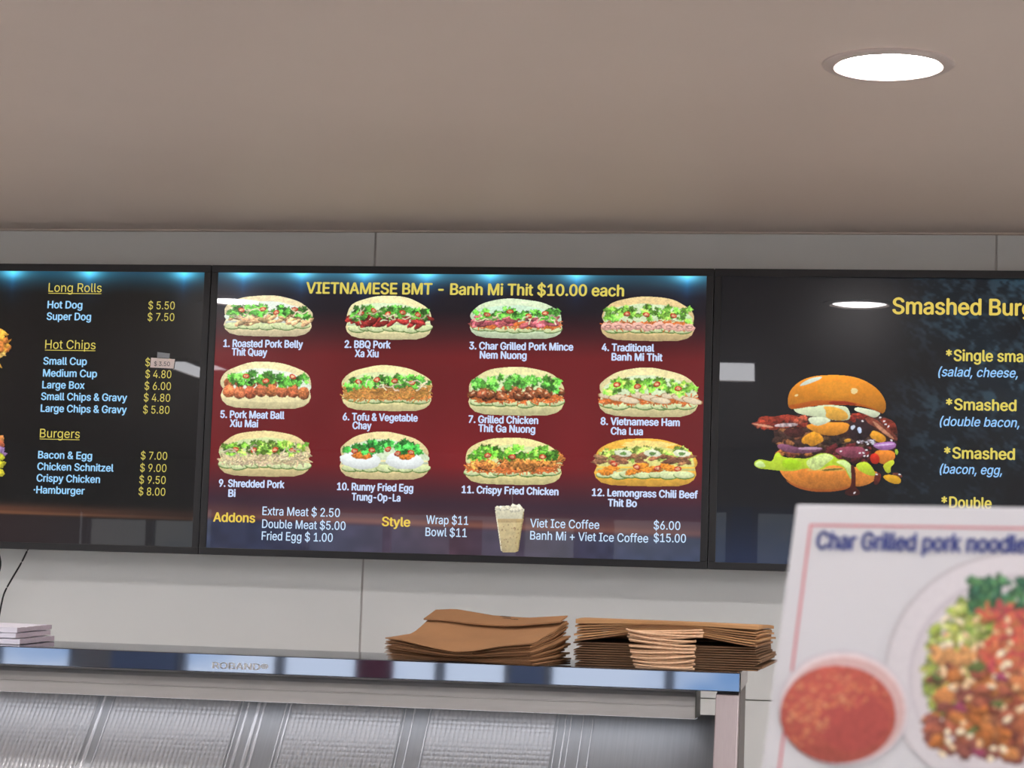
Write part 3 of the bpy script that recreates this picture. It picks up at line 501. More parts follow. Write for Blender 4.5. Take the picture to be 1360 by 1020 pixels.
    'w': (567, "138 0 23 379 87 379 133 214 140 190 147 164 154 137 161 107 168 75 175 41 165 41 172 74 179 105 186 135 192 163 199 189 206 214 252 379 316 379 362 214 368 189 375 163 382 136 388 106 395 75 402 41 391 41 399 75 406 106 413 135 420 163 427 189 434 214 480 379 545 379 429 0 368 0 319 172 305 225 300 243 295 262 291 280 277 338 291 338 277 280 272 262 267 243 263 225 258 207 253 189 248 172 199 0"),
    'x': (378, "21 0 171 218 171 171 29 379 100 379 147 306 159 287 170 270 179 253 188 237 198 221 207 206 175 206 185 221 194 237 202 253 211 270 222 287 233 306 282 379 352 379 209 169 209 214 358 0 287 0 231 85 219 103 209 120 200 136 191 152 182 167 173 182 205 182 195 167 187 152 178 136 170 120 160 103 148 85 91 0"),
    'y': (389, "47 -139 61 -86 71 -87 83 -89 94 -90 104 -89 113 -86 122 -81 130 -74 138 -64 145 -51 151 -36 163 -1 17 379 84 379 165 155 173 132 180 109 187 87 193 64 199 42 206 21 184 21 190 42 196 64 202 87 209 110 216 132 224 155 305 379 371 379 204 -58 196 -77 187 -93 177 -107 165 -119 153 -128 139 -136 125 -141 109 -144 91 -145 82 -145 73 -144 65 -143 57 -142 52 -140"),
    'z': (380, "42 0 42 46 254 320 254 323 48 323 48 379 333 379 333 331 126 60 126 56 339 56 339 0"),
    '®': (463, "231 118 205 120 179 125 154 134 131 145 110 160 91 177 74 196 60 217 48 240 40 264 35 290 33 317 35 344 40 369 48 394 60 417 74 438 91 457 110 474 131 488 154 500 179 509 205 514 231 516 258 514 284 509 309 500 332 488 353 474 372 457 389 438 403 417 415 394 423 369 428 344 430 317 428 290 423 264 415 240 403 217 389 196 372 177 353 160 332 145 309 134 284 125 258 120;231 166 258 169 284 175 307 187 328 202 347 220 362 241 373 265 380 290 382 317 380 344 373 369 362 393 347 414 328 432 307 447 284 458 258 465 231 467 205 465 180 458 156 447 135 432 116 414 101 393 90 369 83 344 81 317 83 290 90 265 101 241 116 220 135 202 156 187 180 175 205 169;273 226 228 312 273 312 319 226;161 226 161 409 253 409 261 408 270 406 279 402 288 397 295 391 302 383 307 374 310 363 311 350 310 338 307 326 302 316 295 307 287 300 278 295 268 291 259 288 250 287 185 287 185 319 239 319 245 319 251 322 257 327 262 333 266 341 267 350 266 360 262 367 257 372 251 375 245 377 239 378 203 378 203 226"),
    '·': (196, "98 196 86 198 75 202 66 210 58 219 54 230 52 242 54 254 58 265 66 274 75 282 86 286 98 287 110 286 121 282 130 274 138 265 142 254 144 242 142 230 138 219 130 210 121 202 110 198"),
}
_gc = {}
def glyph(ch):
    """(advance, points, triangles) of one letter, filled from its outline"""
    if ch not in _gc:
        from mathutils.geometry import delaunay_2d_cdt
        adv, src = GLYPHS[ch]; pts, ed, loops_ = [], [], []
        for lp in (src.split(';') if src else []):
            q = [float(k) / 1000 for k in lp.split()]; l = [(q[i], q[i+1]) for i in range(0, len(q), 2)]
            n = len(pts); pts += l; loops_.append(l); ed += [(n + i, n + (i + 1) % len(l)) for i in range(len(l))]
        if not pts: _gc[ch] = (adv / 1000., [], []); return _gc[ch]
        v, _, f = delaunay_2d_cdt([Vector(p) for p in pts], ed, [], 0, 1e-6)[:3]
        keep = []
        for t in f:
            cx, cy = sum(v[i][0] for i in t) / len(t), sum(v[i][1] for i in t) / len(t); wn = 0
            for l in loops_:
                for i in range(len(l)):
                    (xa, ya), (xb, yb) = l[i - 1], l[i]
                    if (ya <= cy) != (yb <= cy) and xa + (cy - ya) / (yb - ya) * (xb - xa) > cx: wn += 1 if yb > ya else -1
            if wn: keep.append(tuple(t))
        _gc[ch] = (adv / 1000., [tuple(q) for q in v], keep)
    return _gc[ch]
def text_flat(s, bold=0.0, shear=0.0):
    """flat lettering from the letter outlines tabulated above (thousandths of the type size)"""
    V, Fc, x = [], [], 0.
    for ch in s:
        adv, vs_, fs_ = glyph(ch)
        n = len(V); V += [(x + p[0] + shear * p[1], p[1], 0.) for p in vs_]
        Fc += [tuple(n + k for k in f) for f in fs_]; x += adv
    V = np.array(V)
    if bold > .004:
        n = len(V); cp = [V + np.array([d, e, 0]) for d, e in ((0, 0), (bold, 0), (-bold, 0), (0, bold * .6), (0, -bold * .6))]
        Fc = [tuple(i + k * n for i in f) for k in range(5) for f in Fc]; V = np.vstack(cp)
    return V, Fc
CAPH = None
def lettering(name, parent, pl, s, u0, u1, vb, cap, rgb, bold=.012, shear=0, lift=.0008, sub=None, emissive=True, under=False, slope=None, thick=0, mtl=None):
    """write s from pixel (u0,vb) so that it (or its leading piece sub) ends at u1; cap = capital height in pixels"""
    global CAPH
    if CAPH is None:
        Vh, _ = text_flat('H'); CAPH = Vh[:, 1].max()
    V, Fc = text_flat(s, bold, shear)
    Vr = text_flat(sub, bold, shear)[0] if sub else V
    x0, z0 = pl.uv(u0, vb); x1, _ = pl.uv(u1, vb)
    _, zc = pl.uv(u0, vb - cap)
    sx = (x1 - x0) / (Vr[:, 0].max() - Vr[:, 0].min()); sz = (zc - z0) / CAPH
    xm = V[:, 0].min()
    P = np.array([pl.at(x0 + (p[0] - xm) * sx, z0 + p[1] * sz, lift) for p in V])
    faces = list(Fc)
    if under:
        n = len(P); h = cap * .07 / cap * (zc - z0); zb = z0 - .14 * (zc - z0)
        P = np.vstack([P, [pl.at(x0, zb, lift), pl.at(x1, zb, lift), pl.at(x1, zb - h, lift), pl.at(x0, zb - h, lift)]]); faces.append((n, n+1, n+2, n+3))
    me = mesh_of(name, P, faces, mtl or text_mat(rgb, emissive))
    return part(name, me, parent)

YEL, WHT, PRC = (222, 205, 96), (205, 222, 255), (214, 200, 96)
def make_screen(xc, label, tilt=(0, 0)):
    t = thing('menu_screen', label, 'screen', (xc, .02, ZS - SH/2 - BB), 'menu screens in a row on the wall')
    x0, x1 = xc - SW/2, xc + SW/2; z0, z1 = ZS - SH/2, ZS + SH/2; g = GAP/2 - .0006
    bz = thing  # bezel bars
    for nm, lo, hi in (('bezel_bar', (x0-g, 0, z1), (x1+g, .022, z1+BT)), ('bezel_bar', (x0-g, 0, z0-BB), (x1+g, .022, z0)),
                       ('bezel_bar', (x0-g, 0, z0), (x0, .022, z1)), ('bezel_bar', (x1, 0, z0), (x1+g, .022, z1))):
        part(nm, MB().box(lo, hi).mesh(nm, m_bezel, bevel=.0012), t)
    part('back_housing', MB().box((x0-g+.004, .022, z0-BB+.004), (x1+g-.004, .055, z1+BT-.004)).mesh('back_housing', m_bezel, bevel=.004), t)
    part('wall_bracket', MB().box((xc-.2, .055, ZS-.12), (xc+.2, WY-.0015, ZS+.12)).mesh('wall_bracket', m_dark), t)
    a, e = tilt
    ex = np.array([math.cos(a), math.sin(a), 0]); ez = np.array([0, math.sin(e), math.cos(e)]); ez -= ex * np.dot(ex, ez); ez /= np.linalg.norm(ez)
    pl = Plane((x0, .0022, z0), ex, ez)
    return t, pl
def backdrop(t, pl, fn, nu=320, nv=180, label=None):
    """the lit panel: a grid whose vertices carry the picture's colours; fn(S,T) with T=0 at the top"""
    S, T = np.meshgrid(np.linspace(0, 1, nu + 1), np.linspace(0, 1, nv + 1))
    col = fn(S, T).reshape(-1, 3)
    P = pl.o + S.reshape(-1, 1) * SW * pl.ex + (1 - T.reshape(-1, 1)) * SH * pl.ez
    j, i = np.meshgrid(np.arange(nv), np.arange(nu), indexing='ij'); k = (j * (nu + 1) + i).ravel()
    Fq = np.stack([k + nu + 1, k + nu + 2, k + 1, k], 1)
    me = mesh_of('display_panel', P, Fq, m_screen, colors=lin(col))
    return part('display_panel', me, t, label)
def mixc(a, b, t):
    t = np.clip(t, 0, 1)[..., None]; return a * (1 - t) + b * t
def G(x, s): return np.exp(-(x / s) ** 2)
def spots(col, X, Y, xs_, y0=362, k=1.0):
    for i, xp in enumerate(xs_):
        d = (X - xp); yy = Y - y0
        col += (G(d, 17) * G(yy, 9))[..., None] * np.array([85, 150, 160]) * k
        col += (G(d, 42) * G(yy, 14))[..., None] * np.array([28, 66, 78]) * k
        beam = np.exp(-np.abs(d) / (7 + yy * .25).clip(3)) * G(yy - 8, 26)
        col += beam[..., None] * np.array([8, 50, 88]) * k
    return col
LX, RX = -SW - GAP, SW + GAP
scr_l, PL = make_screen(LX, 'black-framed menu screen listing long rolls, hot chips and burgers, leftmost of three')
scr_m, PM = make_screen(0, 'black-framed menu screen with twelve filled roll pictures on maroon, middle of three', (0, math.radians(-.25)))
scr_r, PR = make_screen(RX, 'black-framed menu screen with a big smashed burger picture, rightmost of three', (math.radians(1.65), math.radians(-.45)))

# pixel-like picture coordinates of a panel, from its own (S,T)
def bg_mid(S, T):
    X = 282 + 652 * S; Y = 363 + 373 * T
    n = vnoise(*S.shape, 24, 5) - .5
    top = np.array([38, 74, 92.]); dark = np.array([27, 22, 30.]); mar = np.array([108, 28, 32.]); pur = np.array([58, 36, 50.])
    c = mixc(np.ones(S.shape + (3,)) * top, dark, (Y - 363) / 30)
    c = mixc(c, mar, (Y - 412) / 62); side = np.abs(S - .5) * 2
    c = mixc(c, mar * np.array([1.12, 1.0, 1.05]), G(Y - 590, 70) * (1 - side))
    c = mixc(c, pur, (Y - 620) / 50)
    c = spots(c, X, Y, (317, 397, 482, 566, 651, 765, 909), k=.8)
    tl = 692 + 8 * S
    c = mixc(c, np.array([150, 96, 74.]), G(Y - tl, 4.5) * (.45 + .35 * (1 - side)))
    c = mixc(c, np.array([104, 66, 60.]), G(Y - tl + 7, 9) * .55)
    low = mixc(np.ones(S.shape + (3,)) * np.array([74, 54, 66.]), np.array([50, 54, 78.]), side * 1.3)  # bluish sides include some sky reflection painted in
    streak = (vnoise(S.shape[0], S.shape[1], 6, 9) - .5)
    c = mixc(c, low * (1 + .25 * streak[..., None]), (Y - tl - 4) / 4)
    return np.clip(c * (1 + .10 * n[..., None]), 0, 255)
def bg_left(S, T):
    X = 272 - 645 + 645 * S; Y = 361 + 365 * T
    c = mixc(np.ones(S.shape + (3,)) * np.array([24, 66, 86.]), np.array([17, 16, 15.]), (Y - 361) / 30)
    c = spots(c, X, Y, (-345, -230, -112, 5, 112, 244), k=.75)
    tl = 683 + 6 * S; f = np.clip(1.25 - S, 0, 1)
    c = mixc(c, np.array([96, 58, 40.]), G(Y - tl + 5, 7) * f * 1.3)
    c = mixc(c, np.array([150, 96, 66.]), G(Y - tl, 2.2) * f)
    low = mixc(np.ones(S.shape + (3,)) * np.array([52, 30, 30.]), np.array([28, 29, 31.]), S * 1.3 - .3)
    c = mixc(c, low, (Y - tl - 2) / 3)
    return np.clip(c, 0, 255)
def bg_right(S, T):
    h, w_ = S.shape
    n1 = vnoise(h, w_, 3, 21); n2 = vnoise(h, w_, 9, 22); n3 = vnoise(h, w_, 40, 23)
    # chalk-like scratches, slanting
    sh = np.array([np.roll(n1[j], int(j * .6)) for j in range(h)]); d = np.clip((sh * .6 + n2 * .6 - .55) * 3, 0, 1)
    m = np.clip((S - .30) / .25, 0, 1) * np.clip(.25 + n3 * 1.0 - T * .55, 0, 1) * 1.5
    base = np.array([15, 16, 20.])
    c = mixc(np.ones(S.shape + (3,)) * base, np.array([70, 104, 122.]), d * m * .85)
    c = mixc(c, np.array([26, 44, 56.]), m * .5)
    c = mixc(c, np.array([26, 36, 62.]), (T - .78) / .2)  # blue fade at the bottom: sky reflection painted into the panel colour
    return np.clip(c, 0, 255)
dp_l = backdrop(scr_l, PL, bg_left); dp_m = backdrop(scr_m, PM, bg_mid); dp_r = backdrop(scr_r, PR, bg_right, 480, 270)
for dp in (dp_l, dp_m, dp_r): pass
# ---- writing on the left screen
T_ = lettering
for s, u0, u1, vb in (('Long Rolls', 64.5, 135, 387.5), ('Hot Chips', 60, 127, 463), ('Burgers', 53, 106, 581)):
    T_('heading_text', dp_l, PL, s, u0, u1, vb, 11.6, YEL, .003, under=True)
for s, u0, u1, vb in (('Hot Dog', 63, 109.5, 409.3), ('Super Dog', 62, 121, 424.8), ('Small Cup', 57.5, 115.5, 484), ('Medium Cup', 57, 129, 500), ('Large Box', 56, 112.5, 515.6),
                      ('Small Chips & Gravy', 54.5, 169, 531), ('Large Chips & Gravy', 54, 168.5, 546.8), ('Bacon & Egg', 50.5, 122.5, 608.6), ('Chicken Schnitzel', 49.5, 151, 624),
                      ('Crispy Chicken', 48.5, 133, 639.4), ('·Hamburger', 44.5, 112.5, 655)):
    T_('item_text', dp_l, PL, s, u0, u1, vb, 9.6, (158, 212, 252), .022)
for s, u0, u1, vb in (('$ 5.50', 197, 232, 410.6), ('$ 7.50', 196, 231.5, 426), ('$ 3.50', 193, 228, 486.2), ('$ 4.80', 193, 227.5, 501.8), ('$ 6.00', 192, 227, 517.5), ('$ 4.80', 191, 226, 533),
                      ('$ 5.80', 190, 225, 549), ('$ 7.00', 187, 222, 610), ('$ 9.00', 186, 221, 626.2), ('$ 9.50', 185, 220, 642), ('$ 8.00', 184, 219.5, 657.6)):
    T_('price_text', dp_l, PL, s, u0, u1, vb, 10.3, PRC, .0)
# ---- middle screen
T_('title_text', dp_m, PM, 'VIETNAMESE BMT - Banh Mi Thit $10.00 each', 406.5, 829, 389.6, 14.6, YEL, .026)
for ab in ((('1. Roasted Pork Belly', 296.5, 402.5, 460.6), ('Thit Quay', 307.5, 355, 472)), (('2. BBQ Pork', 457.5, 519, 461.8), ('Xa Xiu', 471, 503, 474)),
             (('3. Char Grilled Pork Mince', 623, 761.5, 463.8), ('Nem Nuong', 637, 699.5, 476)), (('4. Traditional', 799, 869, 466), ('Banh Mi Thit', 812, 880, 478.6)),
             (('5. Pork Meat Ball', 292.5, 378, 554.8), ('Xiu Mai', 305, 343, 566.8)), (('6. Tofu & Vegetable', 455, 555, 558), ('Chay', 468, 493.5, 569.6)),
             (('7. Grilled Chicken', 622, 715, 561.4), ('Thit Ga Nuong', 635, 711, 573.4)), (('8. Vietnamese Ham', 797.5, 903, 564), ('Cha Lua', 811, 854, 577)),
             (('9. Shredded Pork', 290.5, 378, 646.2), ('Bi', 303, 313, 659.6)), (('10. Runny Fried Egg', 447.5, 549, 650.6), ('Trung-Op-La', 467, 532, 664.4)),
             (('11. Crispy Fried Chicken', 613, 742, 654.7),), (('12. Lemongrass Chili Beef', 786, 927, 658.5), ('Thit Bo', 807, 846, 672.4))):
    for s, u0, u1, vb in ab:
        T_('item_text', dp_m, PM, s, u0, u1, vb, 9.6, WHT, .036)
for s, u0, u1, vb, c in (('Addons', 283, 339, 692.5, 12), ('Style', 507, 545, 698.4, 12)): T_('heading_text', dp_m, PM, s, u0, u1, vb, c, (236, 204, 84), .025)
for s, u0, u1, vb in (('Extra Meat $ 2.50', 348.5, 451.5, 684), ('Double Meat $5.00', 348, 459, 701), ('Fried Egg $ 1.00', 347.5, 442, 717), ('Wrap $11', 566, 622, 695.6), ('Bowl $11', 565, 620, 711.8),
                      ('Viet Ice Coffee', 704, 796, 700.2), ('Banh Mi + Viet Ice Coffee', 704, 861, 716.4)):
    T_('item_text', dp_m, PM, s, u0, u1, vb, 11.2, (202, 226, 252), .010)
for s, u0, u1, vb in (('$6.00', 868, 903.5, 703), ('$15.00', 868, 911, 719.6)): T_('price_text', dp_m, PM, s, u0, u1, vb, 11.2, (202, 226, 252), .010)
# ---- right screen (lettering cut by the frame is finished to the end of its word only)
T_('title_text', dp_r, PR, 'Smashed Burgers', 1185, 1357, 416.6, 21, (226, 200, 92), .022, sub='Smashed Bur')
for s, sub, u0, u1, vb in (('*Single smashed', '*Single sma', 1256, 1359, 479), ('*Smashed', None, 1256, 1350, 544), ('*Smashed', None, 1253.5, 1348, 608.4), ('*Double', None, 1250, 1317, 674)):
    T_('item_text', dp_r, PR, s, u0, u1, vb, 14.6, YEL, .024, sub=sub)
for s, u0, u1, vb in (('(salad, cheese,', 1246, 1352, 499.6), ('(double bacon,', 1248, 1354, 565.3), ('(bacon, egg,', 1248, 1331, 628.6)):
    T_('description_text', dp_r, PR, s, u0, u1, vb, 12.2, (150, 200, 250), .014, shear=.22)

# ---- pictures of filled rolls
GRN, LGR, ORG, CUC = (84, 152, 60), (140, 195, 75), (220, 120, 60), (196, 214, 140)
def roll_picture(px, seed, bun=(222, 208, 160), crumb=(214, 230, 205), meat=None, col=(190, 90, 60), green=GRN, nchili=4, cuc=True, carrot=False, lowbun=None, glossy=0):
    x0, y0, x1, y1 = px; W, H = 120., 64.; P = Pic(-6, -8, 126, 72, 1.9, seed); k = P.rnd
    lowbun = lowbun or bun
    # top bun: a long dome, slightly slumped to the right
    P.blob(60, 29, 59, 29, bun, .03, .03, .30, .10, n=2)
    P.blob(60, 33, 57, 23, [min(255, c * 1.03) for c in crumb], .03, .05, .12, .08, n=3)
    if glossy: P.blob(62, 8, 30, 4.5, (255, 236, 150), 0, .2, 0, .1, alpha=.8)
    # bottom bun
    P.poly([(3, 38), (0, 46), (2, 53), (8, 59), (20, 62.5), (42, 63.5), (70, 64), (98, 63.5), (110, 60), (116, 55), (119, 48), (117, 38)], lowbun, .34, .10)
    P.blob(60, 51, 50, 4, [min(255, c * 1.07) for c in lowbun], 0, .2, 0, .08, alpha=.7)
    P.poly([(3, 40), (117, 40), (118, 43), (2, 44)], [c * .9 for c in crumb], .1, .1)
    if cuc:
        for i in range(7):
            cx = 14 + i * 15.3 + k.uniform(-3, 3); cy = 47.5 + k.uniform(-2, 1.5); ro = k.uniform(-.2, .1); P.blob(cx, cy + .9, 12.5, 5.4, (92, 134, 62), ro, .03, .1, .1); P.blob(cx, cy, 12, 4.8, (214, 224, 170), ro, .03, .2, .1)
    if carrot:
        for i in range(200): P.curl(k.uniform(6, 114), k.uniform(37, 46), 7, 1.5, ORG)
    if meat == 'slices':
        for i in range(46): P.blob(k.uniform(7, 113), k.uniform(28, 43), k.uniform(6, 12), k.uniform(2.6, 4.4), tone(k, col, .68, 1.25), k.uniform(-.8, .3), .12, .7, .3)
    if meat == 'rolls':
        for i in range(9):
            cx = 8 + i * 13; P.blob(cx, 43 + k.uniform(-2, 2), 8, 5.5, col, k.uniform(-.3, .3), .1, .3, .15); P.blob(cx + 1, 43.5, 4.6, 2.4, [c * .75 for c in col], 0, .2, .1, .2); P.blob(cx + 1, 43.8, 3, 1.3, [min(255, c * 1.08) for c in col], 0, .2, .1, .2)
    if meat == 'balls':
        for i in range(15):
            cx = 10 + (i % 8) * 14.2 + (7 if i > 7 else 0); cy = 30 if i > 7 else 40
            if i > 7: P.blob(cx - 6, cy + k.uniform(-2, 1), 7, 6.5, [c * .8 for c in col], 0, .1, .5, .35)
        for i in range(8): P.blob(11 + i * 14, 41 + k.uniform(-1.5, 2), 8.3, 8.6, tone(k, col, .9, 1.1), 0, .07, .75, .35)
    if meat == 'shreds':
        for i in range(300): P.curl(k.uniform(6, 114), k.uniform(29, 46), 8, 1.6, col)
    if meat == 'chunks':
        for i in range(34):
            cx, cy = k.uniform(4, 116), k.uniform(27, 41); P.blob(cx, cy, k.uniform(5, 8), k.uniform(4, 6), tone(k, col, .7, 1.15), k.uniform(-.6, .6), .18, .8, .4)
            P.blob(cx + 1, cy - 2, 2.5, 1.1, (232, 190, 150), k.uniform(-1, 1), .3, .1, .1)
    if meat == 'ham':
        for i in range(9): P.blob(12 + i * 12.5, 39 + (i % 3 - 1) * 3.2, 13, 4.4, col, k.uniform(-.05, .25), .04, .15, .08, edge=((176, 138, 96), .12))
    if meat == 'fried':
        for i in range(34): P.blob(k.uniform(3, 117), k.uniform(26, 40), k.uniform(5, 11), k.uniform(4, 7), tone(k, col, .75, 1.2), k.uniform(-.6, .6), .3, .5, .5)
    if meat == 'egg':
        for cx, r in ((28, 27), (86, 25)):
            P.blob(cx, 38, r, 12, (236, 242, 240), .05, .06, .25, .04); P.blob(cx + 2, 31, r * .5, 6, (226, 130, 50), 0, .15, .3, .3)
    # greens along the mouth
    gy = {'fried': 19, 'egg': 20, 'onion': 20}.get(meat, 23)
    for i in range(62):
        cx = k.uniform(8, 113); P.leaf(cx, gy + 5 * ((cx - 60) / 60.) ** 2 + k.uniform(-7, 6.5) + (3 if meat == 'chunks' else 0) * -1, k.uniform(3.6, 7.2), tone(k, green, .6, 1.7))
    if meat == 'onion':
        for i in range(26): P.blob(k.uniform(4, 116), k.uniform(22, 34), k.uniform(5, 11), k.uniform(2, 3.6), tone(k, col, .75, 1.2), k.uniform(-.4, .3), .2, .5, .3)
        for cx in (34, 68, 102): P.blob(cx, 20, 10, 4.5, (232, 236, 206), .1, .1, .1, .1); P.blob(cx, 20.5, 4, 2.3, (110, 150, 80), 0, .2, .1, .2)
        for i in range(10): P.blob(k.uniform(10, 112), k.uniform(36, 46), k.uniform(6, 10), 4, (226, 140, 50), k.uniform(-.2, .2), .2, .3, .3)
    for i in range(nchili):
        cx = 14 + (i + .5) * 94 / nchili + k.uniform(-4, 4); cy = 25 + k.uniform(-5, 4) + (14 if meat == 'onion' else 0)
        P.blob(cx, cy, 4.6, 3.4, (186, 56, 36), k.uniform(-.8, .8), .08, .4, .2); P.blob(cx, cy, 2.6, 1.9, (232, 170, 130), 0, .3, .1, .3)
    if meat == 'shreds' or meat == 'slices':
        for i in range(10): P.curl(k.uniform(10, 110), k.uniform(22, 36), 8, 1.6, (228, 214, 180))
    def fn0(u, v): return PM.fn(.0006)(x0 + u * (x1 - x0) / W, y0 + v * (y1 - y0) / H + (u - 60) / 60. * .4)
    return part('roll_picture', P.mesh('roll_picture', fn0, m_screen), dp_m)
CYB, CRM, TAN = (204, 216, 186), (232, 222, 170), (218, 192, 138)
roll_picture((297, 392, 415, 447), 1, (228, 212, 170), (228, 236, 222), 'slices', (222, 178, 128), nchili=4)
roll_picture((459, 393, 574, 451), 2, CRM, (214, 230, 190), 'slices', (150, 48, 44), nchili=5)
roll_picture((624, 397, 748, 450), 3, (206, 222, 186), (200, 228, 200), 'slices', (198, 100, 108), nchili=4, carrot=True)
roll_picture((798, 394, 923, 453), 4, TAN, (206, 222, 180), 'rolls', (232, 176, 160), green=(120, 180, 70), nchili=3, carrot=True)
roll_picture((293, 480, 414, 543), 5, (230, 218, 168), (226, 236, 216), 'balls', (190, 108, 68), nchili=3, cuc=False)
roll_picture((454, 485, 574, 546), 6, (228, 218, 160), (214, 224, 170), 'shreds', (206, 146, 76), nchili=4, carrot=True)
roll_picture((622, 487, 750, 552), 7, (220, 214, 158), (204, 222, 170), 'chunks', (150, 84, 52), nchili=0, carrot=True)
roll_picture((795, 489, 928, 554), 8, (224, 212, 158), (210, 224, 184), 'ham', (226, 208, 176), green=(120, 178, 66), nchili=4, carrot=True)
roll_picture((290, 572, 413, 633), 9, (222, 204, 148), (206, 218, 160), 'shreds', (224, 204, 162), green=LGR, nchili=4)
roll_picture((451, 574, 571, 637), 10, (224, 206, 152), (208, 222, 190), 'egg', nchili=5, green=(60, 148, 62))
roll_picture((617, 581, 747, 644), 11, (226, 214, 150), (212, 222, 160), 'fried', (208, 136, 68), green=(110, 184, 60), nchili=3, carrot=True)
roll_picture((789, 582, 926, 646), 12, (232, 176, 70), (218, 212, 130), 'onion', (150, 104, 74), green=(150, 176, 80), nchili=4, glossy=1)
# iced coffee cup picture
P = Pic(655, 654, 700, 735, 2.2, 40)
P.line([(680.5, 657), (681, 680)], 1.6, (92, 78, 84))
P.poly([(658, 677), (696, 677), (688, 732), (684, 733.5), (668, 733.5), (665, 731)], (196, 176, 128), .18, .10)
P.poly([(658, 676), (696.5, 676), (695, 689), (660, 689)], (214, 208, 180), .1, .1)
for i in range(16): P.blob(P.rnd.uniform(660, 694), P.rnd.uniform(672, 679), 4, 3.2, (226, 220, 196), 0, .2, .3, .2)
P.poly([(659, 689), (695.5, 689), (694.5, 694), (660, 694)], (186, 160, 112), .1, .1)
P.line([(658.5, 680), (666, 731)], 1.3, (224, 214, 186)); P.line([(695.5, 680), (688, 731)], 1.3, (160, 140, 100))
for i in range(24): P.blob(P.rnd.uniform(665, 690), P.rnd.uniform(696, 728), .8, .8, (150, 120, 84), 0, .2, 0, .2)
part('coffee_cup_picture', P.mesh('coffee_cup_picture', PM.fn(.001), m_screen), dp_m)

# ---- the burger picture
P = Pic(990, 492, 1206, 664, 1.7, 50); k = P.rnd
def rounded(pts, n=2):
    for _ in range(n):
        q = []
        for i in range(len(pts)):
            (xa, ya), (xb, yb) = pts[i], pts[(i + 1) % len(pts)]
            q += [(xa * .75 + xb * .25, ya * .75 + yb * .25), (xa * .25 + xb * .75, ya * .25 + yb * .75)]
        pts = q
    return pts
def zp(s, col, vol=.3, noise=.2, alpha=1.):
    q = [float(c) for c in s.split()]; P.poly(rounded([(980 + q[i] / 5.1, 480 + q[i+1] / 5.1) for i in range(0, len(q), 2)]), col, vol, noise, alpha)
def zb(n, x0, x1, y0, y1, r0, r1, cols, vol=.6, sq=.6, noise=.35):
    for _ in range(n):
        r = k.uniform(r0, r1) / 5.1; P.blob(980 + k.uniform(x0, x1) / 5.1, 480 + k.uniform(y0, y1) / 5.1, r, r * sq, k.choice(cols), k.uniform(-.6, .6), .22, vol, noise)
zp('270 700 300 780 400 850 520 880 680 880 760 850 860 845 940 800 960 740 700 700', (204, 124, 50), .5, .14)
zp('300 790 420 850 540 868 680 868 760 840 740 870 560 890 400 862', (166, 88, 34), .1, .1)
zp('460 725 740 720 755 745 600 740 470 745', (226, 170, 80), .1, .1)
# patty, onion and sauce
zp('235 440 260 570 300 640 420 650 700 680 900 690 1060 640 1085 540 1080 430 960 350 380 350 260 420', (58, 34, 30), .3, .5)
zb(30, 240, 480, 450, 560, 18, 50, [(110, 66, 44), (84, 50, 38), (130, 84, 52), (60, 40, 34)])
zb(34, 480, 900, 500, 600, 16, 44, [(52, 40, 34), (70, 52, 40), (40, 30, 30), (84, 60, 40)])
zb(26, 600, 900, 580, 680, 16, 40, [(92, 34, 36), (110, 44, 46), (70, 28, 30)])
zb(16, 270, 480, 600, 640, 16, 36, [(150, 90, 44), (110, 60, 40)])
zp('262 560 330 560 420 590 560 578 580 600 480 625 360 622 275 596', (120, 74, 98), .5, .25); zp('400 582 560 580 575 596 420 600', (188, 150, 176), .1, .1)
zp('650 590 760 574 860 580 870 640 760 660 680 630', (134, 66, 84), .5, .25)
zp('905 560 1000 545 1068 545 1072 585 1000 606 940 592', (160, 106, 168), .4, .12); zp('920 566 1060 552 1066 562 930 576', (212, 182, 222), .1, .08)
# cheese
zp('425 530 470 490 520 470 570 500 585 540 540 560 500 580 470 556 440 560', (216, 146, 38), .4, .2)
zp('440 430 600 410 760 412 750 470 680 500 600 504 520 480', (218, 140, 44), .45, .1)
zp('890 480 930 465 1005 510 1000 545 960 552 900 520', (218, 150, 42), .4, .15); zp('715 530 760 520 770 540 730 552', (196, 140, 50), .3, .2)
# bacon and glaze
zp('75 420 140 410 135 380 190 368 240 378 330 355 400 370 480 410 460 450 380 440 300 450 240 470 150 445', (146, 54, 36), .3, .5)
zb(26, 120, 440, 385, 445, 12, 34, [(156, 58, 38), (120, 42, 32), (176, 84, 60), (90, 34, 30)])
zp('80 418 160 424 240 440 235 452 150 440', (214, 150, 120), .1, .1); zp('240 430 330 415 410 420 400 440 260 446', (176, 158, 160), .1, .4)
zp('300 460 420 450 470 480 420 520 330 510', (66, 30, 28), .4, .4)
zp('740 470 770 400 860 380 930 420 900 500 820 560 760 520', (46, 30, 34), .5, .3)
zp('850 370 920 380 1000 440 1080 510 1080 545 1010 510 940 450 880 420', (122, 60, 46), .3, .35); zp('900 392 960 430 1060 520 1050 530 950 460', (190, 130, 100), .1, .2)
zp('940 380 1040 390 1080 440 1076 500 1020 460', (120, 46, 34), .4, .5)
zb(14, 740, 880, 360, 400, 12, 26, [(110, 34, 26), (140, 50, 34)])
zp('806 450 830 440 842 480 820 492', (190, 206, 236), 0, .2); zp('760 440 790 428 796 448 772 470', (206, 214, 230), 0, .1)
zb(20, 800, 930, 530, 560, 5, 12, [(206, 206, 220), (150, 130, 140)], .1)
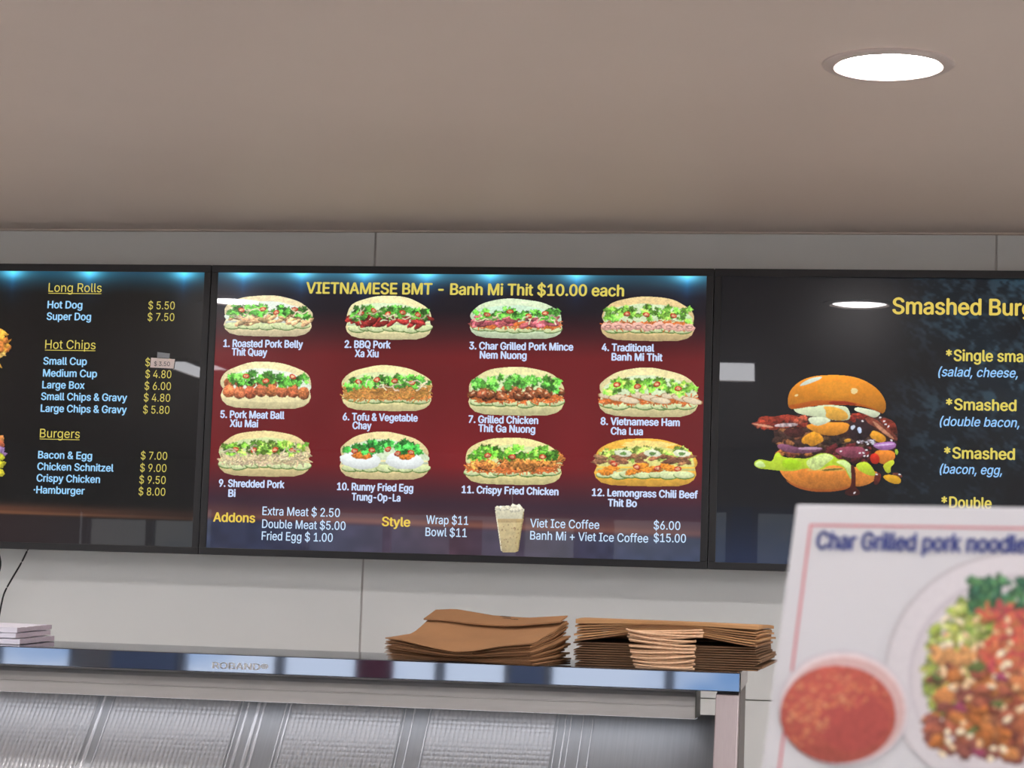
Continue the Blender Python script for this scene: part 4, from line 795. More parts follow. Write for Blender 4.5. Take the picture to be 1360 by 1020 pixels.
# egg / mayonnaise
zp('372 320 400 300 520 312 560 290 700 300 745 310 765 370 750 400 640 400 590 380 500 372 400 352', (206, 216, 176), .25, .08)
zp('470 380 560 372 640 396 600 420 540 440 490 420', (214, 222, 190), .25, .12)
zp('570 300 680 310 745 350 750 395 660 402 590 380 600 340', (224, 166, 66), .3, .1)
zp('780 330 800 308 860 318 965 340 960 366 920 384 860 356', (214, 222, 190), .25, .08)
# lettuce and tomato
zp('102 690 140 660 180 668 235 682 250 625 280 612 300 650 400 655 480 660 560 616 640 630 680 668 720 662 770 700 795 770 770 808 745 770 720 712 620 700 560 740 460 720 380 745 280 740 210 732 130 724', (178, 204, 52), .3, .10)
zp('112 690 150 668 180 690 190 718 130 718', (206, 232, 150), .2, .1); zp('450 680 520 640 600 620 660 650 600 690 560 730 500 740', (204, 222, 140), .3, .2)
zp('650 680 720 664 768 702 792 768 768 802 748 760 724 708', (198, 220, 144), .35, .15); zp('300 660 400 664 440 700 380 738 300 720', (168, 210, 30), .2, .1)
zp('560 732 720 720 700 734 580 744', (112, 104, 40), .1, .2)
zp('910 600 1060 600 1070 660 1010 700 950 690', (216, 128, 44), .4, .12); zp('890 640 930 616 965 650 955 694 905 694', (196, 46, 26), .4, .15)
zp('790 700 850 676 890 690 925 740 935 780 880 770 820 740', (186, 208, 52), .3, .1); zp('980 700 1050 660 1064 690 1030 720 1040 750 1010 760 990 730', (190, 200, 50), .3, .1); zp('1060 600 1080 592 1088 620 1072 640', (160, 190, 60), .2, .1)
# drips
zp('760 700 790 705 800 780 795 850 830 885 820 905 760 912 722 900 730 870 765 850 770 780', (76, 26, 20), .4, .25)
zp('930 750 975 760 960 820 935 840 918 825', (92, 34, 26), .4, .3); zp('1040 755 1080 752 1118 775 1105 790 1060 780', (104, 56, 46), .3, .4)
zp('978 775 1020 765 1080 775 1108 800 1100 828 1060 832 1000 805', (208, 156, 34), .3, .1)
for x, y in ((697, 608), (826, 620), (857, 640), (870, 600), (845, 404), (880, 640), (850, 620), (965, 380), (990, 405), (1020, 440), (1000, 425), (1040, 535), (790, 890), (1095, 765), (880, 560), (812, 545), (940, 765)):
    P.blob(980 + x / 5.1, 480 + y / 5.1, 1.6, 1.0, (236, 232, 236), k.uniform(-1, 1), .1, 0, .05)
# crown
crown = '340 300 338 250 350 205 385 160 440 122 510 100 600 92 700 92 790 104 870 134 940 180 985 235 1005 290 1000 330 985 355 955 345 900 318 830 300 720 292 600 292 500 302 440 308 400 322 370 324 350 318'
zp(crown, (212, 132, 32), .5, .07)
zp('340 296 400 290 520 262 640 266 760 270 860 296 960 335 985 352 955 346 900 320 830 302 720 294 600 294 500 304 400 322 350 318', (172, 84, 22), .2, .1)
zp('620 268 720 266 790 284 820 298 700 292 610 290', (150, 46, 20), .1, .1)
zp('410 168 450 135 500 112 575 100 560 120 500 145 450 162', (214, 224, 206), .1, .05); zp('380 236 395 220 412 224 404 238', (236, 210, 150), 0, .05)
P.blob(980 + 660 / 5.1, 480 + 190 / 5.1, 24, 11, (226, 150, 44), .05, .1, .1, .05, alpha=.5); P.blob(980 + 788 / 5.1, 480 + 200 / 5.1, 4.5, 4, (240, 214, 150), 0, .1, 0, .05)
part('burger_picture', P.mesh('burger_picture', PR.fn(.0008), m_screen), dp_r)
# ---- chips and burger pictures at the edge of the left screen
P = Pic(-130, 400, 20, 500, 1.1, 60); k = P.rnd
for i in range(110): P.blob(k.uniform(-118, 0), k.uniform(430, 486), k.uniform(8, 20), k.uniform(3, 4.6), k.choice([(226, 170, 70), (206, 140, 50), (236, 190, 100)]), k.uniform(-.9, .9), .12, .5, .3)
for i in range(14): P.blob(2 + k.uniform(-6, 8), 452 + k.uniform(-13, 15), 5.5, 4.2, k.choice([(226, 160, 60), (200, 120, 56), (240, 196, 96)]), k.uniform(-.9, .9), .25, .5, .4)
part('hot_chips_picture', P.mesh('hot_chips_picture', PL.fn(.0008), m_screen), dp_l)
P = Pic(-130, 550, 12, 660, 1.1, 61); k = P.rnd
P.blob(-62, 576, 58, 22, (214, 140, 50), 0, .04, .6, .1); P.blob(-62, 632, 56, 16, (206, 130, 48), 0, .04, .6, .1)
for c, y in (((150, 70, 50), 592), ((176, 60, 40), 600), ((146, 110, 160), 606), ((206, 200, 50), 618)):
    for i in range(22): P.blob(k.uniform(-118, -1), y + k.uniform(-5, 5), 10, 6, c, k.uniform(-.4, .4), .3, .5, .4)
for y, c in ((583, (200, 130, 70)), (590, (170, 90, 60)), (598, (150, 120, 170)), (607, (190, 190, 50)), (628, (206, 196, 50))): P.blob(0, y, 6, 5, c, 0, .2, .4, .3)
part('burger_picture', P.mesh('burger_picture', PL.fn(.0008), m_screen), dp_l)

# handwritten price sticker, taped over one price
def plate(pl, px, lift, m, name, th=.0006):
    pts = [pl.fn(lift)(u, v)[0] for u, v in px]; q = [pl.fn(lift + th)(u, v)[0] for u, v in px]
    return MB().hexa(pts, q).mesh(name, m)
st = thing('price_sticker', 'small pale paper price sticker taped on the left menu screen', 'sticker', tuple(PL.fn(.001)(215, 489)[0]))
part('paper_label', plate(PL, [(199.5, 488), (230.5, 489.5), (232.3, 477), (200.5, 475)], .0012, m_sticker, 'paper_label', .0008), st)
part('tape', plate(PL, [(208.5, 475), (225, 476), (225.6, 469.5), (209, 467.5)], .0009, m_tape, 'tape', .0005), st)
pp = lettering('handwriting', st, PL, '$ 3.50', 205, 226, 486, 5.6, (40, 36, 38), .0, lift=.0023, emissive=False)
# ------------------------------------------------------------------ food display cabinet in front of the wall
YF = -1.0
zt = ony(500, 876.2, YF)[2]                       # front edge of its top
zfb = zt - .0268
xr = ony(983, 905, YF)[0]; xl = ony(-150, 870, YF)[0]
TILT = math.radians(2.4); DEP = .165
TN = np.array([0, -math.sin(TILT), math.cos(TILT)]); TP = (0, YF, zt)
def ontop(u, v): return on_plane(u, v, TP, TN)
zb_ = zt + DEP * math.tan(TILT)
cab = thing('food_display_cabinet', 'long stainless steel food display cabinet with polished front rail under the menu screens', 'cabinet', ((xl + xr) / 2, YF + .08, .95))
fa = part('front_rail', MB().extrude([(YF - .0011, zfb), (YF, zt), (YF + .018, zt + .018 * math.tan(TILT)), (YF + .018, zfb)], xl, xr).mesh('front_rail', m_steel, bevel=.0012), cab, 'polished mirror-like rail')
part('top_sheet', MB().extrude([(YF + .018, zt + .018 * math.tan(TILT) - .0015), (YF + .018, zt + .018 * math.tan(TILT)), (YF + DEP, zb_), (YF + DEP, zb_ - .012), (YF + DEP - .002, zb_ - .012), (YF + DEP - .002, zb_ - .0015)], xl, xr - .004).mesh('top_sheet', m_steel), cab)
part('side_rail', MB().hexa([(xr - .004, YF + .018, zfb), (xr, YF + .0005, zfb + .0003), (xr, YF + DEP, zb_ - .024), (xr - .004, YF + DEP, zb_ - .024)],
                            [(xr - .004, YF + .018, zt), (xr, YF + .0005, zt), (xr, YF + DEP, zb_), (xr - .004, YF + DEP, zb_)]).mesh('side_rail', m_brushed), cab)
# raised maker's lettering pressed into the rail
frn = Plane((0, YF - .0011, zfb), (1, 0, 0), np.array([0, .0011, .0268]) / math.hypot(.0011, .0268))
V, Fc = text_flat('ROBAND®', .022)
x0_, z0_ = frn.uv(282, 887.6); x1_, _ = frn.uv(356, 889.5); sx_ = (x1_ - x0_) / (V[:, 0].max() - V[:, 0].min()); hz_ = .0128
m_emb = mat('pressed_steel', (250, 250, 252), .5, 0)
mb = MB(); n_ = len(V)
P0 = [frn.at(x0_ + (p[0] - V[:, 0].min()) * sx_, z0_ + p[1] * hz_ / .72, .0002) for p in V]; P1 = [frn.at(x0_ + (p[0] - V[:, 0].min()) * sx_, z0_ + p[1] * hz_ / .72, .0012) for p in V]
from collections import Counter
ed = Counter();
for f in Fc:
    for a, b_ in zip(f, f[1:] + f[:1]): ed[(a, b_)] += 1
mb.v = [tuple(p) for p in P0 + P1]; mb.f = [tuple(i + n_ for i in f) for f in Fc] + [(a, b_, b_ + n_, a + n_) for (a, b_) in ed if (b_, a) not in ed]
part('pressed_lettering', mesh_of('pressed_lettering', mb.v, mb.f, m_emb), fa)
# light housing hung under the top
yb = YF + .045; zb = ony(923, 955, yb)[2]; xe = ony(923, 940, yb)[0]
prof = [(yb + .012, zfb + .014), (yb + .012, zfb - .004), (yb + .006, zfb - .006), (yb + .002, zfb - .0105), (yb + .0006, zfb - .017), (yb + .0004, zfb - .0225),
        (yb + .0022, zfb - .0232), (yb + .0022, zfb - .0242), (yb, zfb - .0250), (yb - .0005, zb + .006), (yb, zb), (yb + .078, zb), (yb + .078, zfb + .014)]
part('light_housing', MB().extrude(prof, xl + .03, xe).mesh('light_housing', m_alu, bevel=0), cab)
part('housing_end_cap', MB().box((xe, yb + .003, zb + .001), (xe + .0015, yb + .076, zfb + .01)).mesh('housing_end_cap', mat('end_cap_grey', (128, 128, 118), .5)), cab)
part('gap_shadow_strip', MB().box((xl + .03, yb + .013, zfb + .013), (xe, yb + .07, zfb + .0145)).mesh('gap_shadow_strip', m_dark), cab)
lt = part('lamp_tube', MB().box((xl + .05, yb + .02, zb - .0012), (xe - .001, yb + .062, zb - .0002)).mesh('lamp_tube', mat('cabinet_lamp', (250, 250, 250), .5, emit=(240, 244, 255), estr=LAMP)), cab)
# corner post, leaning forward as it goes down, and the closed side behind it
xpl, xpr = ony(950.5, 930, YF)[0], xr - .0005
def yp(z): return YF + .001 - (zfb - z) * .23
zlo = .95
m_post = mat('brushed_post', (172, 160, 160), .42, .85, noise=.05, nscale=60, stretch=(30, 1, 1))
post = MB().hexa([(xpl - .002, yp(zlo), zlo), (xpr, yp(zlo), zlo), (xpr, yp(zlo) + .03, zlo), (xpl - .002, yp(zlo) + .03, zlo)], [(xpl, yp(zfb), zfb - .004), (xpr - .0006, yp(zfb), zfb - .004), (xpr - .0006, yp(zfb) + .02, zfb), (xpl, yp(zfb) + .02, zfb)])
part('corner_post', post.mesh('corner_post', m_post, bevel=.0015), cab)
part('corner_post', MB().hexa([(xl, yp(zlo), zlo), (xl + .035, yp(zlo), zlo), (xl + .035, yp(zlo) + .03, zlo), (xl, yp(zlo) + .03, zlo)], [(xl, yp(zfb), zfb), (xl + .035, yp(zfb), zfb), (xl + .035, yp(zfb) + .02, zfb), (xl, yp(zfb) + .02, zfb)]).mesh('corner_post', m_brushed, bevel=.0015), cab)
ys = YF + DEP - .03
part('side_panel', MB().hexa([(xpr - .004, yp(zlo) + .03, zlo), (xpr, yp(zlo) + .03, zlo), (xpr, ys, zlo), (xpr - .004, ys, zlo)],
                             [(xpr - .004, YF + .022, zfb), (xpr, YF + .022, zfb), (xpr, ys, zb_ - .026), (xpr - .004, ys, zb_ - .026)]).mesh('side_panel', m_brownside), cab)
for xx in (xl + .004, xpr - .02):
    part('rear_post', MB().box((xx, ys, zlo), (xx + .016, ys + .02, zb_ - .013)).mesh('rear_post', m_brushed, bevel=.001), cab)
part('base', MB().box((xl, yp(zlo) - .005, zlo), (xpr, ys + .02, 1.10)).mesh('base', m_brushed, bevel=.003), cab)
# sloping dimpled steel sheets with ribs between, under the light housing
sl = math.radians(47); y_s = YF + DEP - .032; z_s = ony(940, 951, y_s)[2]
SP = Plane((0, y_s, z_s), (1, 0, 0), (0, math.cos(sl), math.sin(sl)))
SLEN = .215
def slab(u0, u1, lift, th, name, m, low=SLEN):
    xa, xb = SP.uv(u0, 970)[0], SP.uv(u1, 970)[0]
    xa, xb = max(xa, xl + .01), min(xb, xpl + .02)
    bot = [SP.at(xa, -low, lift), SP.at(xb, -low, lift), SP.at(xb, 0, lift), SP.at(xa, 0, lift)]
    top = [SP.at(xa, -low, lift + th), SP.at(xb, -low, lift + th), SP.at(xb, 0, lift + th), SP.at(xa, 0, lift + th)]
    me = MB().hexa(bot, top).mesh(name, m)
    uvl = me.uv_layers.new(name='UVMap')
    for lp in me.loops:
        p = np.array(me.vertices[lp.vertex_index].co[:]) - SP.o; uvl.data[lp.index].uv = (np.dot(p, SP.ex), np.dot(p, SP.ez))
    return part(name, me, cab)
m_plain = mat('plain_steel_sheet', (172, 174, 177), .5, .3, noise=.06, nscale=10, stretch=(40, 1, 1))
slab(-200, 960, 0, .001, 'backing_sheet', m_plain)
for u0, u1 in ((-120, 118), (140, 310), (381, 531), (569, 736)): slab(u0, u1, .0012, .0012, 'dimpled_sheet', m_dimple)
slab(789, 960, .0012, .0012, 'plain_sheet', m_plain)
m_rib = mat('bright_rib', (236, 236, 238), .25, .5)
for u, wd in ((106, 1.6), (125, 4.5), (137.5, 2.2), (313, 2.0), (321, 3.6), (335, 5), (343, 3.6), (372, 2.2), (378, 3.2), (534, 1.8), (545.5, 2.2), (566.5, 2.2), (740, 1.8), (750, 2.2), (757, 1.8), (773, 2.0), (786, 2.0)):
    xa, xb = SP.uv(u - wd / 2, 970)[0], SP.uv(u + wd / 2, 970)[0]
    k = 6; mb = MB()
    for e in (0, -SLEN):
        for j in range(k + 1):
            a = math.pi * j / k; mb.v.append(tuple(SP.at((xa + xb) / 2 - math.cos(a) * (xb - xa) / 2, e, .0012 + .0016 * math.sin(a))))
    mb.f = [(j, j + 1, k + 2 + j, k + 1 + j) for j in range(k)] + [tuple(range(k, -1, -1)), tuple(range(k + 1, 2 * k + 2))]
    part('rib', mb.mesh('rib', m_rib, smooth=True), cab)
# bench that carries it
bn = thing('service_bench', 'steel service bench carrying the food display cabinet', 'bench', ((xl + xr) / 2, YF + .1, 0))
part('bench_top', MB().box((xl - .2, YF - .28, .91), (xr + .35, YF + .4, .95)).mesh('bench_top', m_brushed, bevel=.003), bn)
part('bench_body', MB().box((xl - .15, YF - .24, 0), (xr + .3, YF + .36, .91)).mesh('bench_body', m_brushed, bevel=.003), bn)

# ------------------------------------------------------------------ white paper pads on the cabinet, left
def shear_top(p): return zt + (p[1] - YF) * math.tan(TILT)
fr_ = ontop(26, 856.6); br_ = ontop(72, 851.5)
ev = (br_ - fr_); ev[2] = 0; Lp = min(np.linalg.norm(ev), .30); ev /= np.linalg.norm(ev); eu = np.array([-ev[1], ev[0], 0.]); 
if eu[0] > 0: eu = -eu
TT = .0086
for i, (dx, lab) in enumerate(((.0, 'white paper pad on the steel cabinet top at left, bottom of three'), (.008, 'white paper pad at left, sandwiched between two others'), (.007, 'white paper pad at left edge, topmost of three'))):
    o0 = fr_ + eu * dx * (1 if i else 0) + ev * .002 * i; rs = random.Random(80 + i)
    nx, ny = 2, 16; Wd = .2
    vs_, fs_ = [], []
    for lay in (0, 1):
        for j in range(ny + 1):
            for ii in range(nx + 1):
                p = o0 + eu * Wd * ii / nx + ev * Lp * j / ny
                wav = .0009 * math.sin(j * 2.1 + i * 1.3) + .0005 * rs.uniform(-1, 1) if ii == 0 else 0
                z = shear_top(p) + i * TT + .0004 + lay * (TT - .0010) + (abs(wav) if lay == 0 else wav * .35)
                vs_.append((p[0], p[1], z))
    q = (ny + 1) * (nx + 1)
    for j in range(ny):
        for ii in range(nx):
            a = j * (nx + 1) + ii; fs_.append((a, a + 1, a + nx + 2, a + nx + 1)); fs_.append((q + a + nx + 1, q + a + nx + 2, q + a + 1, q + a))
    for ii in range(nx):
        a = ii; fs_.append((a, q + a, q + a + 1, a + 1)); a = ny * (nx + 1) + ii; fs_.append((a + 1, q + a + 1, q + a, a))
    side = []
    for j in range(ny):
        a = j * (nx + 1); side.append((a + nx + 1, q + a + nx + 1, q + a, a)); b_ = a + nx; fs_.append((b_, q + b_, q + b_ + nx + 1, b_ + nx + 1))
    me = mesh_of('paper_pad', vs_, fs_ + side, [m_pad, m_padside])
    for pi in range(len(fs_), len(fs_) + len(side)): me.polygons[pi].material_index = 1
    bm = bmesh.new(); bm.from_mesh(me); bmesh.ops.recalc_face_normals(bm, faces=bm.faces); bm.to_mesh(me); bm.free()
    single('paper_pad', me, lab, 'paper pad', 'white paper pads stacked on the cabinet')

# ------------------------------------------------------------------ flat stack of brown paper bags
A_, B_, D_ = ontop(513, 874.5), ontop(705, 885.0), ontop(751, 880.0)
A_[2] = B_[2] = D_[2] = 0
dv = D_ - B_; 
dv = dv / np.linalg.norm(dv) * max(.125, min(.24, np.linalg.norm(dv)))
E_ = A_ + dv * 1.05 + np.array([.01, 0, 0]); D_ = B_ + dv
def bag_h(s, t):
    """height of the top of the stack above the steel, s left to right, t front to back"""
    front = .0335 * (1 - s) ** 1 * (1 - s) + .036 * s * s + 2 * s * (1 - s) * .0005
    front = np.interp(s, [0, .12, .3, .48, .62, .8, 1], [.0305, .0285, .021, .0155, .0185, .0275, .0335])
    back = np.interp(s, [0, .15, .45, .7, 1], [.0655, .068, .061, .060, .066])
    mid = np.interp(s, [0, .3, .6, 1], [.034, .030, .032, .046])
    if t < .5: f = t / .5; f = f * f * (3 - 2 * f) * .5 + f * .5; return front * (1 - f) + mid * f
    f = (t - .5) / .5; f = f ** 1.15; return mid * (1 - f) + back * f
def flat_bag(h0, h1, corners, nu, nv, gapz, jit, mt, name, inv=None):
    a, b, c, d = corners; vs_, fs_ = [], []
    for lay in (0, 1):
        for j in range(nv + 1):
            for i in range(nu + 1):
                s, t = i / nu, j / nv
                p = (a * (1 - s) + b * s) * (1 - t) + (d * (1 - s) + c * s) * t
                hh = h0(s, t) + gapz if lay == 0 else h1(s, t)
                p = p + np.array([jit[0] + jit[2] * t, jit[1] + jit[3] * s, 0])
                if inv is not None:
                    st = inv @ (p[:2] - A_[:2]); s2, t2 = min(1.15, max(-.15, st[0])), min(1.1, max(-.1, st[1])); hh = h0(s2, t2) + gapz if lay == 0 else h1(s2, t2)
                vs_.append((p[0], p[1], shear_top(p) + .0005 + max(hh, 0)))
    q = (nu + 1) * (nv + 1); W_ = nu + 1
    for j in range(nv):
        for i in range(nu):
            k = j * W_ + i; fs_.append((k, k + W_, k + W_ + 1, k + 1)); fs_.append((q + k, q + k + 1, q + k + W_ + 1, q + k + W_))
    for i in range(nu):
        k = i; fs_.append((k, k + 1, q + k + 1, q + k)); k = nv * W_ + i; fs_.append((k + 1, k, q + k, q + k + 1))
    for j in range(nv):
        k = j * W_; fs_.append((k + W_, k, q + k, q + k + W_)); k += nu; fs_.append((k, k + W_, q + k + W_, q + k))
    return mesh_of(name, vs_, fs_, mt, smooth=False)
INV = np.linalg.inv(np.stack([(B_ - A_)[:2], (E_ - A_)[:2]], 1))
ORD = ['', 'second', 'third', 'fourth', 'fifth', 'sixth', 'seventh', 'eighth', 'ninth', 'tenth', 'eleventh', 'twelfth', 'thirteenth', 'fourteenth']
NB = 15; rb = random.Random(5)
for i in range(NB):
    f0, f1 = i / NB, (i + 1) / NB
    wob = rb.uniform(.0, .0007); ph = rb.uniform(0, 6)
    h0 = lambda s, t, f=f0, w=wob, p=ph: bag_h(s, t) * f + .0
    h1 = lambda s, t, f=f1, w=wob, p=ph: bag_h(s, t) * f - .0005 - .30 * bag_h(s, t) / NB * (1 if f < .99 else 0) - w * (.5 + .5 * math.sin(5 * s + p)) * (1 if f < .99 else 0)
    jit = (rb.uniform(-.0035, .003), rb.uniform(-.004, .002), rb.uniform(-.003, .003), rb.uniform(-.003, .003)) if i < NB - 1 else (-.002, -.003, 0, -.001)
    lab = 'flat brown paper bag, %s from the top of the left stack, edge showing' % ORD[max(1, NB - 1 - i) if i else 1]
    if i == NB - 1: lab = 'brown paper bag with sagging front and folded flap, topmost of the left stack'
    if i == 0: lab = 'flat brown paper bag at the bottom of the left stack, resting on steel'
    m_ = (m_kraft, m_kraft2, m_kraft)[i % 3]
    me = flat_bag(h0, h1, (A_, B_, D_, E_), 18, 10, 0, jit, m_, 'paper_bag', INV)
    if i < NB - 1:
        single('paper_bag', me, lab, 'paper bag', 'flat brown paper bags in the left stack')
    else:
        t = thing('paper_bag', lab, 'paper bag', tuple(me.vertices[0].co), 'flat brown paper bags in the left stack')
        me.shade_smooth(); me.set_sharp_from_angle(angle=math.radians(40))
        part('bag_body', me, t)
        # folded bottom flap lying on the back of the bag, and its smudged print
        h0 = lambda s, t: bag_h(s, .80 + .205 * t) - .0002 + .0012 * (1 - t)
        h1 = lambda s, t: bag_h(s, .80 + .205 * t) + .0016 + .0016 * (1 - t)
        L_ = lambda p, q, k: p * (1 - k) + q * k
        cs = (L_(A_, E_, .80) + np.array([-.003, 0, 0]), L_(B_, D_, .80), L_(B_, D_, 1.005), L_(A_, E_, 1.005))
        me = flat_bag(h0, h1, cs, 18, 3, 0, (-.002, -.003, 0, -.001), m_kraft2, 'folded_flap'); me.shade_smooth(); me.set_sharp_from_angle(angle=math.radians(40)); fl_ = part('folded_flap', me, t)
        for s0, s1, t0, t1 in ((.50, .585, .90, .97), (.53, .60, .74, .79), (.60, .66, .66, .71)):
            g0 = lambda s, t, s0=s0, s1=s1, t0=t0, t1=t1: bag_h(s0 + (s1 - s0) * s, .80 + .205 * (t0 + (t1 - t0) * t)) + .0018 + .0016 * (1 - t0)
            g1 = lambda s, t, g=g0: g(s, t) + .0002
            q4 = lambda s, t: (L_(L_(cs[0], cs[1], s), L_(cs[3], cs[2], s), t))
            part('ink_smudge', flat_bag(g0, g1, (q4(s0, t0), q4(s1, t0 - .04), q4(s1 - .01, t1), q4(s0 + .01, t1 + .03)), 6, 2, 0, (-.002, -.003, 0, 0), m_ink, 'ink_smudge'), t)

# ------------------------------------------------------------------ bundle of handled carry bags, right
yf = YF + .022
xa_, xb_ = ony(763, 888, yf)[0], ony(1006, 890, yf)[0]; xc0, xc1 = ony(836, 870, yf)[0], ony(924, 870, yf)[0]
PX = 3.22 / F
cen = lambda x: max(0., min(1., 1 - (abs(x - (xc0 + xc1) / 2) - .03) / .10)) ** 1.15
HC = [0]
def bundle_bag(i, lo, hi, dy, depth, skew, mt, label, handle=None, endz=0):
    """one bag between two height curves lo, hi = (left, centre, right); pinched at the centre of its mouth"""
    rs = random.Random(300 + i)
    nu, nv = 28, 5; vs_, fs_ = [], []
    xa, xb = xa_ + skew[0], xb_ + skew[1]
    zl, zc, zr = hi
    for lay in (0, 1):
        cl_, cc_, cr_ = (lo, hi)[lay]
        for j in range(nv + 1):
            for k in range(nu + 1):
                s = k / nu; x = xa * (1 - s) + xb * s; t = j / nv
                y = yf + dy + .006 * cen(x) * (1 - t) * (1 if i < 20 else .2) + depth * t + .004 * abs(s - .5) * (1 if t == 0 else 0)
                tw = min(1, max(0, (y - yf) / depth)); sx = (x - xa_) / (xb_ - xa_); c = cen(x) * (1 - tw) ** 1.5
                base = cl_ * (1 - sx) + cr_ * sx; z = base * (1 - c) + cc_ * c
                z *= 1 - .12 * tw * tw
                g = (.00018 + (.05 if i == 0 else .34 if i < 20 else .42) * (hi[0] - lo[0]) * (1 - c) * (1 - t)) if lay else 0
                x2 = x + .012 * t * (1 if s > .5 else .3)
                vs_.append((x2, y, shear_top((x2, y, 0)) + .0006 + max(z - g, 0)))
    W_ = nu + 1; q = W_ * (nv + 1)
    for j in range(nv):
        for k in range(nu):
            a = j * W_ + k; fs_.append((a, a + W_, a + W_ + 1, a + 1)); fs_.append((q + a, q + a + 1, q + a + W_ + 1, q + a + W_))
    for k in range(nu):
        a = k; fs_.append((a, a + 1, q + a + 1, q + a)); a = nv * W_ + k; fs_.append((a + 1, a, q + a, q + a + 1))
    for j in range(nv):
        a = j * W_; fs_.append((a + W_, a, q + a, q + a + W_)); a += nu; fs_.append((a, a + W_, q + a + W_, q + a))
    t = thing('carry_bag', label, 'paper bag', ((xa + xb) / 2, yf + depth / 2, shear_top((0, yf, 0)) + lo[1]), 'handled brown paper bags bundled at the right')
    part('bag_body', mesh_of('bag_body', vs_, fs_, mt), t)
    if handle:
        mb = MB()
        for n, zh in enumerate(handle):
            pts = []; tl = -.0012 + .0030 * math.sin(HC[0] * 1.9 + 1) * min(1, zh / .012); lev = HC[0] % 3; bow = .009; HC[0] += 1; x0, x1 = xc0 - rs.uniform(.000, .005), xc1 + rs.uniform(-.001, .004)
            f = zh / .055; x0 += .013 * (1 - f) ** 1.6; x1 -= .004 * (1 - f)
            if zh > .046: x1 += .009
            w1, w2 = zh * 190, .0009
            for k in range(17):
                u = k / 16; ang = math.pi * u; x = (x0 + x1) / 2 - (x1 - x0) / 2 * (math.cos(ang) * .55 + (1 - 2 * u) * .45) * 1.0
                y = yf - .0015 - .0032 * lev - bow * math.sin(ang) ** .5 - (.0035 if k in (0, 16) else 0)
                z = zh + tl * (u - .5) * 2 - .0018 * math.sin(ang) + w2 * math.sin(5 * u + w1)
                pts.append((x, y, shear_top((x, y, 0)) + .0012 + max(z, .0008)))
            mb.tube(pts, .00148, 8)
        part('handle', mb.mesh('handle', m_cord, smooth=True), t)
    return t
hz = [.0545 - .0545 * k / 25 for k in range(26)]
NU_, NL_ = 8, 10; hi_ = 0
ORD2 = ['uppermost of the lower half', 'second of the lower half', 'third of the lower half', 'fourth of the lower half', 'fifth of the lower half', 'sixth of the lower half', 'seventh of the lower half', 'third from the bottom', 'second from the bottom', '']
rr = random.Random(12)
zu = [(.0343 + .0327 * k / NU_, .0520 + .0150 * k / NU_, .0353 + .0297 * k / NU_) for k in range(NU_ + 1)]
zu[NU_ - 1] = (zu[NU_][0] - .0070, zu[NU_][1] - .0042, zu[NU_][2] - .0052)
ZT2 = (zu[NU_ - 1][0] - .0006, zu[NU_ - 1][1] - .0045, zu[NU_ - 1][2] - .0010)
zlw = [(.0340 * k / NL_, .0335 * k / NL_, .0350 * k / NL_) for k in range(NL_ + 1)]
for n in range(NU_):
    i = NU_ - 1 - n                                   # n = 0 is the topmost
    hh = hz[hi_:hi_ + (1 if n % 2 else 2)] if n > 0 else hz[0:1]; hi_ += len(hh)
    lab = 'brown carry bag, topmost of the bundle tied up by its own cord handles' if n == 0 else 'brown handled carry bag, %s from the top of the right bundle, light edge showing' % ORD[n]
    bundle_bag(n, zu[i], ZT2 if n == 1 else zu[i + 1], rr.uniform(-.002, .003) - (.004 if n == 0 else 0), .2, (rr.uniform(-.004, .004), rr.uniform(-.005, .004)) if n else (0, 0), (m_kraft3, m_kraft, m_kraft3)[n % 3], lab, handle=hh)
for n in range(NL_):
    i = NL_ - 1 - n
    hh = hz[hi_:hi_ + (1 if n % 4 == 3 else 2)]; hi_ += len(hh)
    lab = 'brown handled carry bag at the very bottom of the right bundle' if n == NL_ - 1 else 'shaded brown handled carry bag, %s in the right bundle' % ORD2[n]
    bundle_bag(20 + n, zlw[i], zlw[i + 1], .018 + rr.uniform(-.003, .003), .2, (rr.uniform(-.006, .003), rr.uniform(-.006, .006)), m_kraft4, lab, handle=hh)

# ------------------------------------------------------------------ cables under the left screen
def wall_path(px, y): return [ony(u, v, y) for u, v in px]
def smooth_path(p, n=6):
    p = [np.array(q) for q in p]; out = []
    for i in range(len(p) - 1):
        a, b, c, d = p[max(i-1, 0)], p[i], p[i+1], p[min(i+2, len(p)-1)]
        for k in range(n):
            t = k / n; out.append(.5 * ((2*b) + (-a + c)*t + (2*a - 5*b + 4*c - d)*t*t + (-a + 3*b - 3*c + d)*t**3))
    return out + [p[-1]]
pts = smooth_path(wall_path([(45, 716), (37, 730), (28, 748), (15, 770), (6, 787), (2, 802), (-2, 822), (-10, 850), (-14, 900)], .085))
tag(single('power_cable', MB().tube(pts, .0018, 8).mesh('power_cable', m_cable, smooth=True)), 'thin black cable hanging from the left menu screen to behind the pads', 'cable')
pts = smooth_path(wall_path([(-14, 716), (-6, 728), (-1, 742), (-1, 755), (-7, 768), (-18, 778)], .05))
tag(single('power_cable', MB().tube(pts, .0035, 8).mesh('power_cable', m_cable, smooth=True)), 'thick black cable loop at the far left edge under the screen', 'cable')

